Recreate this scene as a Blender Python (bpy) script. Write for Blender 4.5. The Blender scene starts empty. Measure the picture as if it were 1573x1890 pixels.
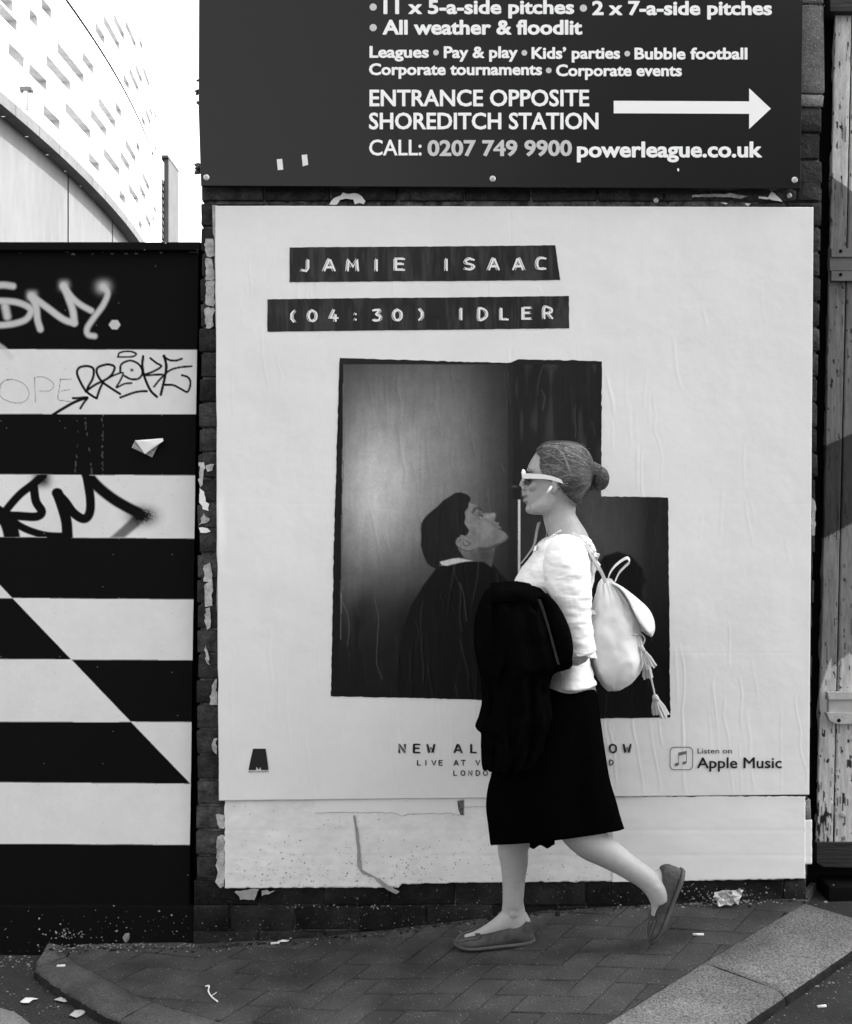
import bpy, bmesh, math, random
import numpy as np
from mathutils import Vector, Matrix
random.seed(7); RNG = np.random.default_rng(7)
S = bpy.context.scene
COL = S.collection
# ------------------------------------------------------------------ camera, sky, sun, exposure
F = 1900.0; CX = 786.5; CY = 945.0            # focal length and centre, in photograph pixels
D = 3.5185; ZC = 1.38                          # camera distance to the wall face (y = 0), eye height
cam = bpy.data.cameras.new('camera'); cam.lens = 36.0 * F / 1890.0; cam.sensor_width = 36.0
cam.clip_start = 0.05; cam.clip_end = 1000
camo = bpy.data.objects.new('camera', cam); COL.objects.link(camo)
camo.location = (0, -D, ZC); camo.rotation_euler = (math.radians(90), 0, 0)
S.camera = camo
SUN_EL, SUN_AZ = math.radians(50), math.radians(72)      # sun high on the right, a little behind the wall: the street side is in open shade
W_ = bpy.data.worlds.new('World'); S.world = W_; W_.use_nodes = True
nt = W_.node_tree; bg = nt.nodes['Background']
sky = nt.nodes.new('ShaderNodeTexSky'); sky.sky_type = 'NISHITA'; sky.sun_disc = False
sky.sun_elevation = SUN_EL; sky.sun_rotation = SUN_AZ; sky.air_density = 1.0; sky.dust_density = 4.0; sky.ozone_density = 1.0
bw = nt.nodes.new('ShaderNodeRGBToBW')
nt.links.new(sky.outputs[0], bw.inputs[0]); nt.links.new(bw.outputs[0], bg.inputs['Color'])
bg.inputs['Strength'].default_value = 0.15
sun = bpy.data.lights.new('sun', 'SUN'); sun.energy = 2.0; sun.angle = math.radians(0.5); sun.color = (1, 1, 1)
suno = bpy.data.objects.new('sun', sun); COL.objects.link(suno)
sd = Vector((math.sin(SUN_AZ) * math.cos(SUN_EL), math.cos(SUN_AZ) * math.cos(SUN_EL), math.sin(SUN_EL)))
suno.rotation_euler = sd.to_track_quat('Z', 'Y').to_euler(); suno.location = (4, -6, 9)
S.view_settings.view_transform = 'Standard'; S.view_settings.look = 'None'
S.view_settings.gamma = 1.0; S.view_settings.use_curve_mapping = False
S.view_settings.exposure = 2.40
S.render.engine = 'CYCLES'
try:
    S.cycles.use_denoising = True; S.cycles.max_bounces = 6
except Exception: pass

# ------------------------------------------------------------------ helpers
def srgb(s): s = np.asarray(s, float) / 255.0; return np.where(s <= .04045, s / 12.92, ((s + .055) / 1.055) ** 2.4)
def A(s): return float(srgb(s)) / 0.84              # base colour that shows as grey level s on the lit wall
def P(px, py, Y=0.0):                               # point at depth Y that sits at a place measured on the photograph
    k = (D + Y) / F
    return Vector(((px - CX) * k, Y, ZC + (CY - py) * k))
def Pn(px, py, Y=0.0):
    px = np.asarray(px, float); py = np.asarray(py, float); Y = np.asarray(Y, float) + 0 * px; k = (D + Y) / F
    return np.stack([(px - CX) * k, Y, ZC + (CY - py) * k], -1)
PXM = D / F                                         # metres per pixel on the wall

def link(o, parent=None):
    COL.objects.link(o)
    if parent is not None: o.parent = parent
    return o
def tag(o, label=None, cat=None, group=None, kind=None):
    if label: o['label'] = label
    if cat: o['category'] = cat
    if group: o['group'] = group
    if kind: o['kind'] = kind
    return o
def thing(name, loc, label, cat, group=None):
    o = bpy.data.objects.new(name, None); o.empty_display_size = .1; o.location = loc; link(o)
    return tag(o, label, cat, group)
def obj(name, me, mat=None, parent=None):
    o = bpy.data.objects.new(name, me); link(o, parent)
    if parent is not None:                           # geometry is written in world space
        o.matrix_parent_inverse = Matrix.Translation(-parent_world(parent))
    if mat is not None and not me.materials: me.materials.append(mat)
    return o
def parent_world(p):
    return p.location.copy() if p.type == 'EMPTY' else Vector((0, 0, 0))
def mesh(name, V, Fc, smooth=False):
    me = bpy.data.meshes.new(name); me.from_pydata([tuple(v) for v in V], [], [tuple(f) for f in Fc]); me.update()
    if smooth: me.shade_smooth()
    return me
def bm_mesh(name, bm, smooth=False):
    bmesh.ops.recalc_face_normals(bm, faces=bm.faces)
    me = bpy.data.meshes.new(name); bm.to_mesh(me); bm.free()
    if smooth: me.shade_smooth()
    return me
def grid_mesh(name, pos, col=None, keep=None, smooth=True):
    """pos (n,m,3) grid of points -> quad mesh, optional grey attribute and quad mask (n-1,m-1)"""
    n, m = pos.shape[:2]
    idx = np.arange(n * m).reshape(n, m)
    q = np.stack([idx[:-1, :-1], idx[1:, :-1], idx[1:, 1:], idx[:-1, 1:]], -1).reshape(-1, 4)
    if keep is not None: q = q[keep.reshape(-1)]
    used = np.zeros(n * m, bool); used[q.reshape(-1)] = True
    remap = np.cumsum(used) - 1
    v = pos.reshape(-1, 3)[used]; q = remap[q]
    me = bpy.data.meshes.new(name)
    me.vertices.add(len(v)); me.vertices.foreach_set('co', v.astype(np.float32).reshape(-1))
    me.loops.add(q.size); me.loops.foreach_set('vertex_index', q.astype(np.int32).reshape(-1))
    me.polygons.add(len(q)); me.polygons.foreach_set('loop_start', np.arange(0, q.size, 4, dtype=np.int32))
    if smooth: me.polygons.foreach_set('use_smooth', np.ones(len(q), bool))
    me.update(calc_edges=True)
    if col is not None:
        a = me.color_attributes.new('Print', 'FLOAT_COLOR', 'POINT')
        c = col.reshape(-1)[used]; rgba = np.stack([c, c, c, np.ones_like(c)], -1).astype(np.float32)
        a.data.foreach_set('color', rgba.reshape(-1))
    return me
def snap_edge(X, Y, keep, outline, far=2.2):
    used = np.zeros(X.shape, int); tot = np.zeros(X.shape, int)
    for a in (0, 1):
        for b in (0, 1):
            used[a:X.shape[0] - 1 + a, b:X.shape[1] - 1 + b] += keep; tot[a:X.shape[0] - 1 + a, b:X.shape[1] - 1 + b] += 1
    m = (used > 0) & (used < 4); x = X[m]; y = Y[m]; bd = np.full(x.shape, 1e9); bx_ = x.copy(); by_ = y.copy(); n = len(outline)
    for i in range(n):
        ax, ay = outline[i]; cx, cy = outline[(i + 1) % n]; vx, vy = cx - ax, cy - ay; l2 = vx * vx + vy * vy + 1e-9
        t = np.clip(((x - ax) * vx + (y - ay) * vy) / l2, 0, 1); qx = ax + vx * t; qy = ay + vy * t; d = np.hypot(x - qx, y - qy); k = d < bd
        bd[k] = d[k]; bx_[k] = qx[k]; by_[k] = qy[k]
    k = bd < far; x[k] = bx_[k]; y[k] = by_[k]; X = X.copy(); Y = Y.copy(); X[m] = x; Y[m] = y
    return X, Y
def box_bm(bm, lo, hi, bev=0.0, seg=1):
    r = bmesh.ops.create_cube(bm, size=1.0)
    c = [(a + b) / 2 for a, b in zip(lo, hi)]; s = [b - a for a, b in zip(lo, hi)]
    for v in r['verts']: v.co = Vector((c[i] + v.co[i] * s[i] for i in range(3)))
    if bev > 0:
        es = list({e for v in r['verts'] for e in v.link_edges})
        bmesh.ops.bevel(bm, geom=es, offset=bev, segments=seg, affect='EDGES', profile=.6)
    return r
def boxm(name, lo, hi, bev=0.0, seg=1):
    bm = bmesh.new(); box_bm(bm, lo, hi, bev, seg); return bm_mesh(name, bm)
def prism(name, pts, y0, y1, bev=0.0):
    """outline (list of px,py on the wall) given thickness from y0 (front) to y1 (back)"""
    bm = bmesh.new()
    a = [bm.verts.new(P(x, y, y0)) for x, y in pts]
    f = bm.faces.new(a)
    r = bmesh.ops.extrude_face_region(bm, geom=[f])
    for g in r['geom']:
        if isinstance(g, bmesh.types.BMVert): g.co.y = y1
    bmesh.ops.triangulate(bm, faces=[x for x in bm.faces if len(x.verts) > 4])
    return bm_mesh(name, bm)
def catmull(pts, n=8):
    p = np.asarray(pts, float)
    if len(p) < 3: 
        t = np.linspace(0, 1, n + 1)[:, None]; return p[0] * (1 - t) + p[-1] * t
    e = np.vstack([2 * p[0] - p[1], p, 2 * p[-1] - p[-2]]); out = []
    for i in range(1, len(e) - 2):
        t = np.linspace(0, 1, n, endpoint=False)[:, None]
        a, b, c, d = e[i - 1], e[i], e[i + 1], e[i + 2]
        out.append(.5 * ((2 * b) + (-a + c) * t + (2 * a - 5 * b + 4 * c - d) * t ** 2 + (-a + 3 * b - 3 * c + d) * t ** 3))
    out.append(p[-1][None]); return np.vstack(out)
def tube(bm, path, rad, sides=8, flat=None, cap=True):
    """path (n,3), rad scalar or list; flat=(axis Vector, factor) squashes the section along an axis"""
    path = [Vector(p) for p in path]; n = len(path)
    rad = [rad] * n if np.isscalar(rad) else list(rad)
    rings = []; up = None
    for i in range(n):
        d = (path[min(i + 1, n - 1)] - path[max(i - 1, 0)])
        d = d.normalized() if d.length > 1e-9 else Vector((0, 0, 1))
        if up is None: up = d.orthogonal().normalized()
        up = (up - d * up.dot(d)); up = up.normalized() if up.length > 1e-6 else d.orthogonal().normalized()
        sd_ = d.cross(up)
        ring = []
        for k in range(sides):
            t = 2 * math.pi * k / sides
            o = (up * math.cos(t) + sd_ * math.sin(t)) * rad[i]
            if flat: o = o - flat[0] * (o.dot(flat[0]) * (1 - flat[1]))
            ring.append(bm.verts.new(path[i] + o))
        rings.append(ring)
    for a, b in zip(rings[:-1], rings[1:]):
        for k in range(sides): bm.faces.new((a[k], a[(k + 1) % sides], b[(k + 1) % sides], b[k]))
    if cap: bm.faces.new(rings[0][::-1]); bm.faces.new(rings[-1])
    return rings
def ribbon(bm, path, halfw, thick):
    """flat band: path (n,3), halfw list of Vectors (half width), thickness along the band normal"""
    n = len(path); path = [Vector(p) for p in path]; rings = []
    for i in range(n):
        d = (path[min(i + 1, n - 1)] - path[max(i - 1, 0)]).normalized()
        w = halfw[i] if isinstance(halfw, list) else halfw
        nn = d.cross(w).normalized() * thick / 2
        rings.append([bm.verts.new(path[i] + a) for a in (w + nn, -w + nn, -w - nn, w - nn)])
    for a, b in zip(rings[:-1], rings[1:]):
        for k in range(4): bm.faces.new((a[k], a[(k + 1) % 4], b[(k + 1) % 4], b[k]))
    bm.faces.new(rings[0][::-1]); bm.faces.new(rings[-1])

# ------------------------------------------------------------------ materials (all neutral greys: the photograph is black and white)
MATS = {}
def gm(name, v, rough=.85, spec=.3, n1=None, n2=None, bump=(), attr=False, attrmul=None, speck=None, coord='Object', stretch=(1, 1, 1), sheen=0, rnd=0, sss=0, wn=None):
    """n1,n2 = (scale, low, high[, contrast lo, hi]) multiply the colour; bump = [(scale, distance, detail)]; speck = (scale, threshold, value)"""
    m = bpy.data.materials.new(name); m.use_nodes = True; MATS[name] = m
    t = m.node_tree; N = t.nodes; L = t.links; b = N['Principled BSDF']
    b.inputs['Roughness'].default_value = rough; b.inputs['Specular IOR Level'].default_value = spec
    tc = N.new('ShaderNodeTexCoord'); mp = N.new('ShaderNodeMapping'); mp.inputs['Scale'].default_value = stretch
    L.new(tc.outputs[coord], mp.inputs['Vector'])
    def mul(a, bsock):
        x = N.new('ShaderNodeMath'); x.operation = 'MULTIPLY'
        L.new(a, x.inputs[0]); L.new(bsock, x.inputs[1]); return x.outputs[0]
    if attr:
        at = N.new('ShaderNodeAttribute'); at.attribute_name = 'Print'; cur = at.outputs['Fac']
    else:
        va = N.new('ShaderNodeValue'); va.outputs[0].default_value = v; cur = va.outputs[0]
    for nz in (n1, n2):
        if not nz: continue
        no = N.new('ShaderNodeTexNoise'); no.inputs['Scale'].default_value = nz[0]; no.inputs['Detail'].default_value = 6; no.inputs['Roughness'].default_value = .65
        L.new(mp.outputs[0], no.inputs['Vector'])
        mr = N.new('ShaderNodeMapRange'); mr.inputs[1].default_value = nz[3] if len(nz) > 3 else .3; mr.inputs[2].default_value = nz[4] if len(nz) > 4 else .7
        mr.inputs[3].default_value = nz[1]; mr.inputs[4].default_value = nz[2]
        L.new(no.outputs['Fac'], mr.inputs[0]); cur = mul(cur, mr.outputs[0])
    if wn:                                           # stains that run across neighbouring pieces
        ge = N.new('ShaderNodeNewGeometry'); no = N.new('ShaderNodeTexNoise'); no.inputs['Scale'].default_value = wn[0]; no.inputs['Detail'].default_value = 5
        L.new(ge.outputs['Position'], no.inputs['Vector']); mr = N.new('ShaderNodeMapRange'); mr.inputs[1].default_value = .36; mr.inputs[2].default_value = .62
        mr.inputs[3].default_value = wn[1]; mr.inputs[4].default_value = wn[2]; L.new(no.outputs['Fac'], mr.inputs[0]); cur = mul(cur, mr.outputs[0])
    if rnd:
        oi = N.new('ShaderNodeObjectInfo'); mr = N.new('ShaderNodeMapRange'); mr.inputs[3].default_value = 1 - rnd; mr.inputs[4].default_value = 1 + rnd
        L.new(oi.outputs['Random'], mr.inputs[0]); cur = mul(cur, mr.outputs[0])
    if speck:
        vo = N.new('ShaderNodeTexVoronoi'); vo.inputs['Scale'].default_value = speck[0]; vo.inputs['Randomness'].default_value = 1
        L.new(mp.outputs[0], vo.inputs['Vector'])
        lt = N.new('ShaderNodeMath'); lt.operation = 'LESS_THAN'; lt.inputs[1].default_value = speck[1]; L.new(vo.outputs['Distance'], lt.inputs[0])
        sp = N.new('ShaderNodeSeparateColor'); L.new(vo.outputs['Color'], sp.inputs[0])
        gt = N.new('ShaderNodeMath'); gt.operation = 'GREATER_THAN'; gt.inputs[1].default_value = speck[3] if len(speck) > 3 else .6; L.new(sp.outputs[0], gt.inputs[0])
        fac = mul(lt.outputs[0], gt.outputs[0])
        mx = N.new('ShaderNodeMix'); mx.data_type = 'FLOAT'; L.new(fac, mx.inputs[0]); L.new(cur, mx.inputs[2]); mx.inputs[3].default_value = speck[2]
        cur = mx.outputs[0]
    cc = N.new('ShaderNodeCombineColor')
    for i in range(3): L.new(cur, cc.inputs[i])
    L.new(cc.outputs[0], b.inputs['Base Color'])
    prev = None
    for (sc, dist, det) in bump:
        no = N.new('ShaderNodeTexNoise'); no.inputs['Scale'].default_value = sc; no.inputs['Detail'].default_value = det
        L.new(mp.outputs[0], no.inputs['Vector'])
        bu = N.new('ShaderNodeBump'); bu.inputs['Distance'].default_value = dist; bu.inputs['Strength'].default_value = 1
        L.new(no.outputs['Fac'], bu.inputs['Height'])
        if prev: L.new(prev, bu.inputs['Normal'])
        prev = bu.outputs[0]
    if prev: L.new(prev, b.inputs['Normal'])
    if sheen: b.inputs['Sheen Weight'].default_value = sheen; b.inputs['Sheen Roughness'].default_value = .5
    if sss:
        b.inputs['Subsurface Weight'].default_value = sss; b.inputs['Subsurface Radius'].default_value = (.01, .01, .01); b.inputs['Subsurface Scale'].default_value = .5
    return m
M_paper = gm('paper', A(212), .8, .2, n1=(3, .96, 1.03), n2=(40, .985, 1.01), bump=[(60, .00015, 4), (9, .003, 3)])
M_print = gm('poster_print', .2, .42, .17, attr=True, n1=(14, .85, 1.1), bump=[(70, .0005, 4)])
M_ink = gm('black_ink', A(18), .5, .4)
M_inkgrey = gm('grey_ink', A(110), .6, .3)
M_letter = gm('white_lettering', A(232), .6, .3)
M_letter2 = gm('grey_lettering', A(190), .6, .3)
M_sign = gm('sign_panel', A(15), .33, .32, n1=(2.2, .92, 1.08), n2=(60, .95, 1.05), bump=[(1.4, .006, 2)])
M_metal = gm('screw_metal', .55, .35, .6, n1=(200, .6, 1.1))
M_brick = [gm('brick_paint_%s' % n, v, .85, .25, n1=(22, .45, 1.7, .36, .7), n2=(100, .65, 1.4), bump=[(40, .008, 5), (150, .003, 3)], rnd=.4) for n, v in (('charcoal', A(48)), ('slate', A(60)), ('soot', A(36)))]
M_brickblack = gm('black_plinth_paint', A(24), .75, .2, n1=(8, .6, 2.4, .42, .78), n2=(60, .7, 1.4), bump=[(22, .008, 5), (120, .003, 3)], rnd=.1, speck=(120, .16, .22, .9))
M_mortar = gm('mortar', A(80), .95, .1, n1=(24, .25, 1.9, .36, .66), n2=(90, .6, 1.4), bump=[(80, .005, 4)])
M_stone = gm('stone', A(110), .95, .15, n1=(9, .45, 1.35), n2=(150, .6, 1.4), bump=[(120, .003, 4)], speck=(160, .25, .5, .8))
M_hoard = gm('hoarding_paint', .1, .7, .06, attr=True, n1=(3, .92, 1.04), n2=(28, .96, 1.02), bump=[(90, .0004, 3), (2, .003, 2)])
M_black = gm('black_paint', A(10), .7, .08, n1=(8, .8, 1.25), bump=[(40, .001, 3)], speck=(55, .16, .4, .93))
M_scrap = gm('torn_paper', A(170), .9, .15, n1=(25, .45, 1.25), n2=(120, .75, 1.15), bump=[(70, .002, 4)])
M_oldpaper = gm('weathered_paper', A(216), .85, .15, n1=(7, .86, 1.04), n2=(34, .92, 1.04), bump=[(18, .0010, 4), (120, .0002, 3)], speck=(75, .15, .10, .84), stretch=(1, 1, 1.6))
M_oldpaper2 = gm('clean_back_paper', A(214), .85, .2, n1=(5, .95, 1.03), bump=[(8, .002, 3)], speck=(60, .06, .2, .93))
M_greypaper = gm('grey_paper_backing', A(140), .9, .2, n1=(40, .8, 1.15), bump=[(80, .001, 3)])
M_paver = gm('paver_brick', A(56), .92, .15, wn=(4.5, .68, 1.15), n1=(7, .78, 1.2), n2=(170, .62, 1.42), bump=[(220, .0022, 4), (30, .004, 3)], rnd=.07, speck=(170, .17, .34, .90), coord='Object')
M_joint = gm('joint_sand', A(36), 1, .05, n1=(22, .35, 2.1, .38, .62), n2=(160, .7, 1.3), bump=[(150, .004, 4)])
M_kerb = gm('granite_kerb', A(98), .9, .2, n1=(5, .72, 1.15), n2=(150, .42, 1.6, .36, .64), bump=[(150, .004, 3)], wn=(3.5, .72, 1.12))
M_kerb2 = gm('worn_kerb', A(68), .92, .15, wn=(6, .68, 1.15), n1=(7, .7, 1.25), n2=(150, .55, 1.45), bump=[(140, .003, 4)])
M_kerbside = gm('dirty_shaded_kerb_face', A(30), .95, .1, n1=(20, .5, 1.7), bump=[(140, .004, 4)])  # tar and dirt, with the occlusion of the face worked into the dark tone
M_road = gm('asphalt', A(42), .95, .2, n1=(4, .75, 1.25), n2=(170, .55, 1.5), bump=[(170, .005, 4)], speck=(150, .16, .35, .88))
M_mark = gm('road_paint', A(112), .9, .2, n1=(30, .7, 1.15), n2=(160, .6, 1.2), bump=[(150, .003, 3)])
M_wood = gm('gate_paint', .2, .8, .25, attr=True, n1=(13, .62, 1.14), n2=(110, .75, 1.14), bump=[(26, .0012, 6), (110, .0005, 4)], stretch=(4.5, 1, .55))
M_wooddark = gm('dark_timber', A(38), .7, .3, n1=(12, .6, 1.5), bump=[(24, .004, 5)], stretch=(.5, 1, 4))
M_iron = gm('painted_iron', A(92), .6, .4, n1=(20, .8, 1.15), bump=[(60, .001, 3)])
M_iron2 = gm('pale_painted_iron', A(165), .65, .35, n1=(25, .75, 1.1), bump=[(60, .0015, 3)])
M_hole = gm('dark_void', .008, 1, 0)
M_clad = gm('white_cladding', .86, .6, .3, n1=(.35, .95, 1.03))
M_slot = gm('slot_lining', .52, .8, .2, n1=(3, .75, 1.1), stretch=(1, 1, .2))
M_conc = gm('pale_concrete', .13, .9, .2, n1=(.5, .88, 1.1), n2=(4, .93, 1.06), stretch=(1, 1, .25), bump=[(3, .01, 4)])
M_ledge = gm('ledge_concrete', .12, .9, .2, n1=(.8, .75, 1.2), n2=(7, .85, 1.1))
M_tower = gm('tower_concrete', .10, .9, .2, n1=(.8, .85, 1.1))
M_skin = gm('skin', A(150), .5, .3, attr=True, n1=(9, .90, 1.07), n2=(70, .95, 1.05), bump=[(300, .0003, 2), (30, .0012, 3)])
M_hair = gm('hair', .16, .42, .5, attr=True, n1=(60, .7, 1.3))
M_haircap = gm('hair_under', .040, .5, .4, n1=(60, .5, 1.5), stretch=(.25, 1, 1.4), bump=[(70, .004, 3)])
M_blouse = gm('white_cotton', .88, .85, .1, n1=(12, .97, 1.02), bump=[(55, .0016, 4), (16, .006, 3)], stretch=(.3, .6, 1))
M_skirt = gm('black_skirt_cloth', .002, 1, .0, bump=[(40, .002, 3)])
M_coat = gm('black_coat_cloth', .0024, 1, .0, n1=(8, .7, 1.4), bump=[(10, .02, 4), (250, .001, 2)])
M_zip = gm('grey_zip', .05, .6, .3)
M_bag = gm('cream_leather', .74, .55, .35, n1=(4, .94, 1.04), bump=[(7, .03, 2), (150, .0007, 3)])
M_bag2 = gm('cream_leather_flap', .66, .55, .35, n1=(5, .95, 1.04), bump=[(150, .0007, 3)])
M_strap = gm('strap_leather', .42, .6, .3, n1=(10, .85, 1.1))
M_tassel = gm('tassel_leather', .52, .7, .25, n1=(30, .75, 1.1), stretch=(3, 3, .4))
M_frame = gm('white_plastic', .82, .35, .5)
M_lens = gm('dark_lens', .03, .12, .6)
M_shoe = gm('suede_shoe', .05, .7, .3, n1=(16, .5, 1.6), n2=(90, .75, 1.3), bump=[(120, .001, 3), (22, .006, 3)])
M_sole = gm('shoe_sole', .08, .8, .25, n1=(20, .8, 1.2))
M_stitch = gm('moccasin_stitch', .11, .7, .3)
M_litter = gm('litter_white', A(205), .9, .2, n1=(60, .6, 1.15))
M_grit = gm('grit_pale', A(120), .9, .15, n1=(60, .4, 1.5))
M_leaf = gm('dry_litter', A(120), .9, .2, n1=(60, .5, 1.3))
M_plant = gm('dry_plant', .16, .9, .2)

# ------------------------------------------------------------------ ground heights (the pavement climbs to the right and falls to the kerb)
zx = np.array([-40., -1.40, -.79, -.29, .025, .45, .86, 1.29, 2.2, 40]); zz = np.array([-.125, -.108, -.098, -.066, -.026, .018, .045, .060, .072, .09])
_fx = np.linspace(-3, 3, 601); _fz = np.interp(_fx, zx, zz); _k = np.hanning(41); _k /= _k.sum()
_fz = np.convolve(np.pad(_fz, 20, mode='edge'), _k, 'valid')
def zp(x, y):
    b = np.where((np.asarray(x) > -3) & (np.asarray(x) < 3), np.interp(x, _fx, _fz), np.interp(x, zx, zz))
    yy = np.clip(y, -4, 1.0)
    return b + 0.03 * yy
ROAD_DROP = .035
def G(px, py, drop=0.0):                            # place on the ground seen at a pixel
    dirv = Vector(((px - CX) / F, 1, (CY - py) / F)); t = 3.0
    for _ in range(60):
        x = dirv.x * t; y = t - D; z = float(zp(x, y)) - drop
        t = t + .8 * ((ZC - z) / -dirv.z - t)
    return Vector((dirv.x * t, t - D, ZC + dirv.z * t))

xs = np.unique(np.concatenate([np.linspace(-150, -4, 12), np.linspace(-4, 4, 90), np.linspace(4, 150, 12)]))
ys = np.unique(np.concatenate([np.linspace(-60, -4, 8), np.linspace(-4, 1.0, 60), np.linspace(1, 300, 14)]))
gx, gy = np.meshgrid(xs, ys, indexing='ij'); gz = zp(gx, gy) - ROAD_DROP
near = (np.abs(gx) < 4) & (gy > -4) & (gy < 1); gz = gz + np.where(near, RNG.normal(0, .0012, gx.shape), 0)
tag(obj('road', grid_mesh('road', np.stack([gx, gy, gz], -1)), M_road), kind='structure')

# pavement outline (counter clockwise): wall line, gate side kerb, front, left kerb
KR0 = G(1478, 1671); KR1 = G(1122, 1888)            # inner edge of the right kerb
rd = (KR1 - KR0); rd.z = 0; rd.normalize()
KR2 = KR0 + rd * 2.0
kl_in = [G(125, 1765), G(160, 1788), G(205, 1812), G(272, 1845), G(345, 1868), G(430, 1893)]
e = (kl_in[-1] - kl_in[-2]); e.z = 0; e.normalize()
kl_in += [kl_in[-1] + e * .22 + Vector((0.01, 0.0, 0)), kl_in[-1] + e * .5 + Vector((.03, .02, 0)), kl_in[-1] + e * .95 + Vector((.06, .09, 0))]
kl = catmull([(p.x, p.y) for p in kl_in], 6)
def cross_pt():
    best = None
    for i in range(len(kl)):
        q = Vector((kl[i][0], kl[i][1])); dd = abs((q.x - KR0.x) * rd.y - (q.y - KR0.y) * rd.x)
        if best is None or dd < best[0]: best = (dd, i)
    return best[1]
ci = cross_pt()
poly = [(-1.20, .02), (KR0.x + .05, .02), (KR0.x, KR0.y)] 
t_end = (kl[ci][0] - KR0.x) * rd.x + (kl[ci][1] - KR0.y) * rd.y
poly.append((KR0.x + rd.x * t_end, KR0.y + rd.y * t_end))
poly += [tuple(k) for k in kl[:ci][::-1]] + [(kl[0][0], .02)]
poly = [p for i, p in enumerate(poly) if i == 0 or (Vector(p) - Vector(poly[i - 1])).length > .004]
def inside(x, y, pl):
    x = np.asarray(x, float); y = np.asarray(y, float); r = np.zeros(x.shape, bool); n = len(pl)
    for i in range(n):
        x0, y0 = pl[i]; x1, y1 = pl[(i + 1) % n]
        if y0 == y1: continue
        c = ((y0 > y) != (y1 > y)) & (x < (x1 - x0) * (y - y0) / (y1 - y0) + x0)
        r ^= c
    return r
bx = np.linspace(-1.5, 1.6, 160); by = np.linspace(-1.9, .1, 100)
px_, py_ = np.meshgrid(bx, by, indexing='ij')
cxm = (px_[:-1, :-1] + px_[1:, 1:]) / 2; cym = (py_[:-1, :-1] + py_[1:, 1:]) / 2
keep = inside(cxm, cym, poly)
pave = tag(obj('pavement', grid_mesh('pavement', np.stack([px_, py_, zp(px_, py_) - .0034], -1), keep=keep), M_joint), kind='structure')

# herringbone pavers, each its own piece
PL, PW, GAP = .20, .10, .0034
PH = math.radians(54)                                # direction of the long joints against the wall
ca, sa = math.cos(PH), math.sin(PH)
PB = PH + math.radians(112); cb, sb = math.cos(PB), math.sin(PB)   # the courses were laid out of square
def clip_half(pl, ax, ay, bx_, by_):
    out = []
    for i in range(len(pl)):
        p, q = pl[i], pl[(i + 1) % len(pl)]
        sp = (bx_ - ax) * (p[1] - ay) - (by_ - ay) * (p[0] - ax); sq = (bx_ - ax) * (q[1] - ay) - (by_ - ay) * (q[0] - ax)
        if sp >= 0: out.append(p)
        if sp * sq < 0: t = sp / (sp - sq); out.append((p[0] + (q[0] - p[0]) * t, p[1] + (q[1] - p[1]) * t))
    return out
def area(pl): return .5 * sum(pl[i][0] * pl[(i + 1) % len(pl)][1] - pl[(i + 1) % len(pl)][0] * pl[i][1] for i in range(len(pl)))
CP = poly if area(poly) > 0 else poly[::-1]
def paver_mesh(pl, hgt):
    """pl outline local (x,y); bevelled top, sides down"""
    n = len(pl); cx = sum(p[0] for p in pl) / n; cy = sum(p[1] for p in pl) / n
    V = []; Fc = []
    for ins, z in ((0, -.03), (0, -.0022), (.0026, 0)):
        for p in pl:
            dx, dy = cx - p[0], cy - p[1]; dl = math.hypot(dx, dy) + 1e-9
            V.append((p[0] + dx / dl * ins * 1.4, p[1] + dy / dl * ins * 1.4, z))
    for r in range(2):
        for k in range(n): Fc.append((r * n + k, r * n + (k + 1) % n, (r + 1) * n + (k + 1) % n, (r + 1) * n + k))
    Fc.append(tuple(range(2 * n, 3 * n)))
    return mesh('paver', V, Fc)
full_shapes = {0: [], 1: []}
for k in range(10):
    o_ = k % 2; hl, hw = PL / 2 - GAP / 2, PW / 2 - GAP / 2
    if o_: hl, hw = hw, hl
    pl = [(a * ca + b * cb, a * sa + b * sb) for a, b in ((-hl, -hw), (hl, -hw), (hl, hw), (-hl, hw))]
    pl = [(a + random.uniform(-.0014, .0014), b + random.uniform(-.0014, .0014)) for a, b in pl]
    q = []                                           # extra points along the sides give worn, uneven edges
    for i in range(4):
        a, b = pl[i], pl[(i + 1) % 4]; q.append(a)
        for s_ in (.33, .66): q.append((a[0] + (b[0] - a[0]) * s_ + random.uniform(-.0012, .0012), a[1] + (b[1] - a[1]) * s_ + random.uniform(-.0012, .0012)))
    me = paver_mesh(q, 0); me.materials.append(M_paver); full_shapes[o_].append(me)
def slope_matrix(x, y):
    h = .04; nx = -(float(zp(x + h, y)) - float(zp(x - h, y))) / (2 * h); ny = -(float(zp(x, y + h)) - float(zp(x, y - h))) / (2 * h)
    return Vector((nx, ny, 1)).normalized()
n_pav = 0; DBG = False
rects = []
U = PW
for i in range(-30, 31):
    for j in range(-30, 31):
        # herringbone: horizontal brick at (i, j) where (i - j) mod 4 == 0, vertical where == 2 ... on a unit grid of paver widths
        r_ = (i - j) % 4
        if r_ == 0: rects.append((i * U + U, j * U + U / 2, 0))
        elif r_ == 3: rects.append((i * U + U / 2, j * U + U, 1))
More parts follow.
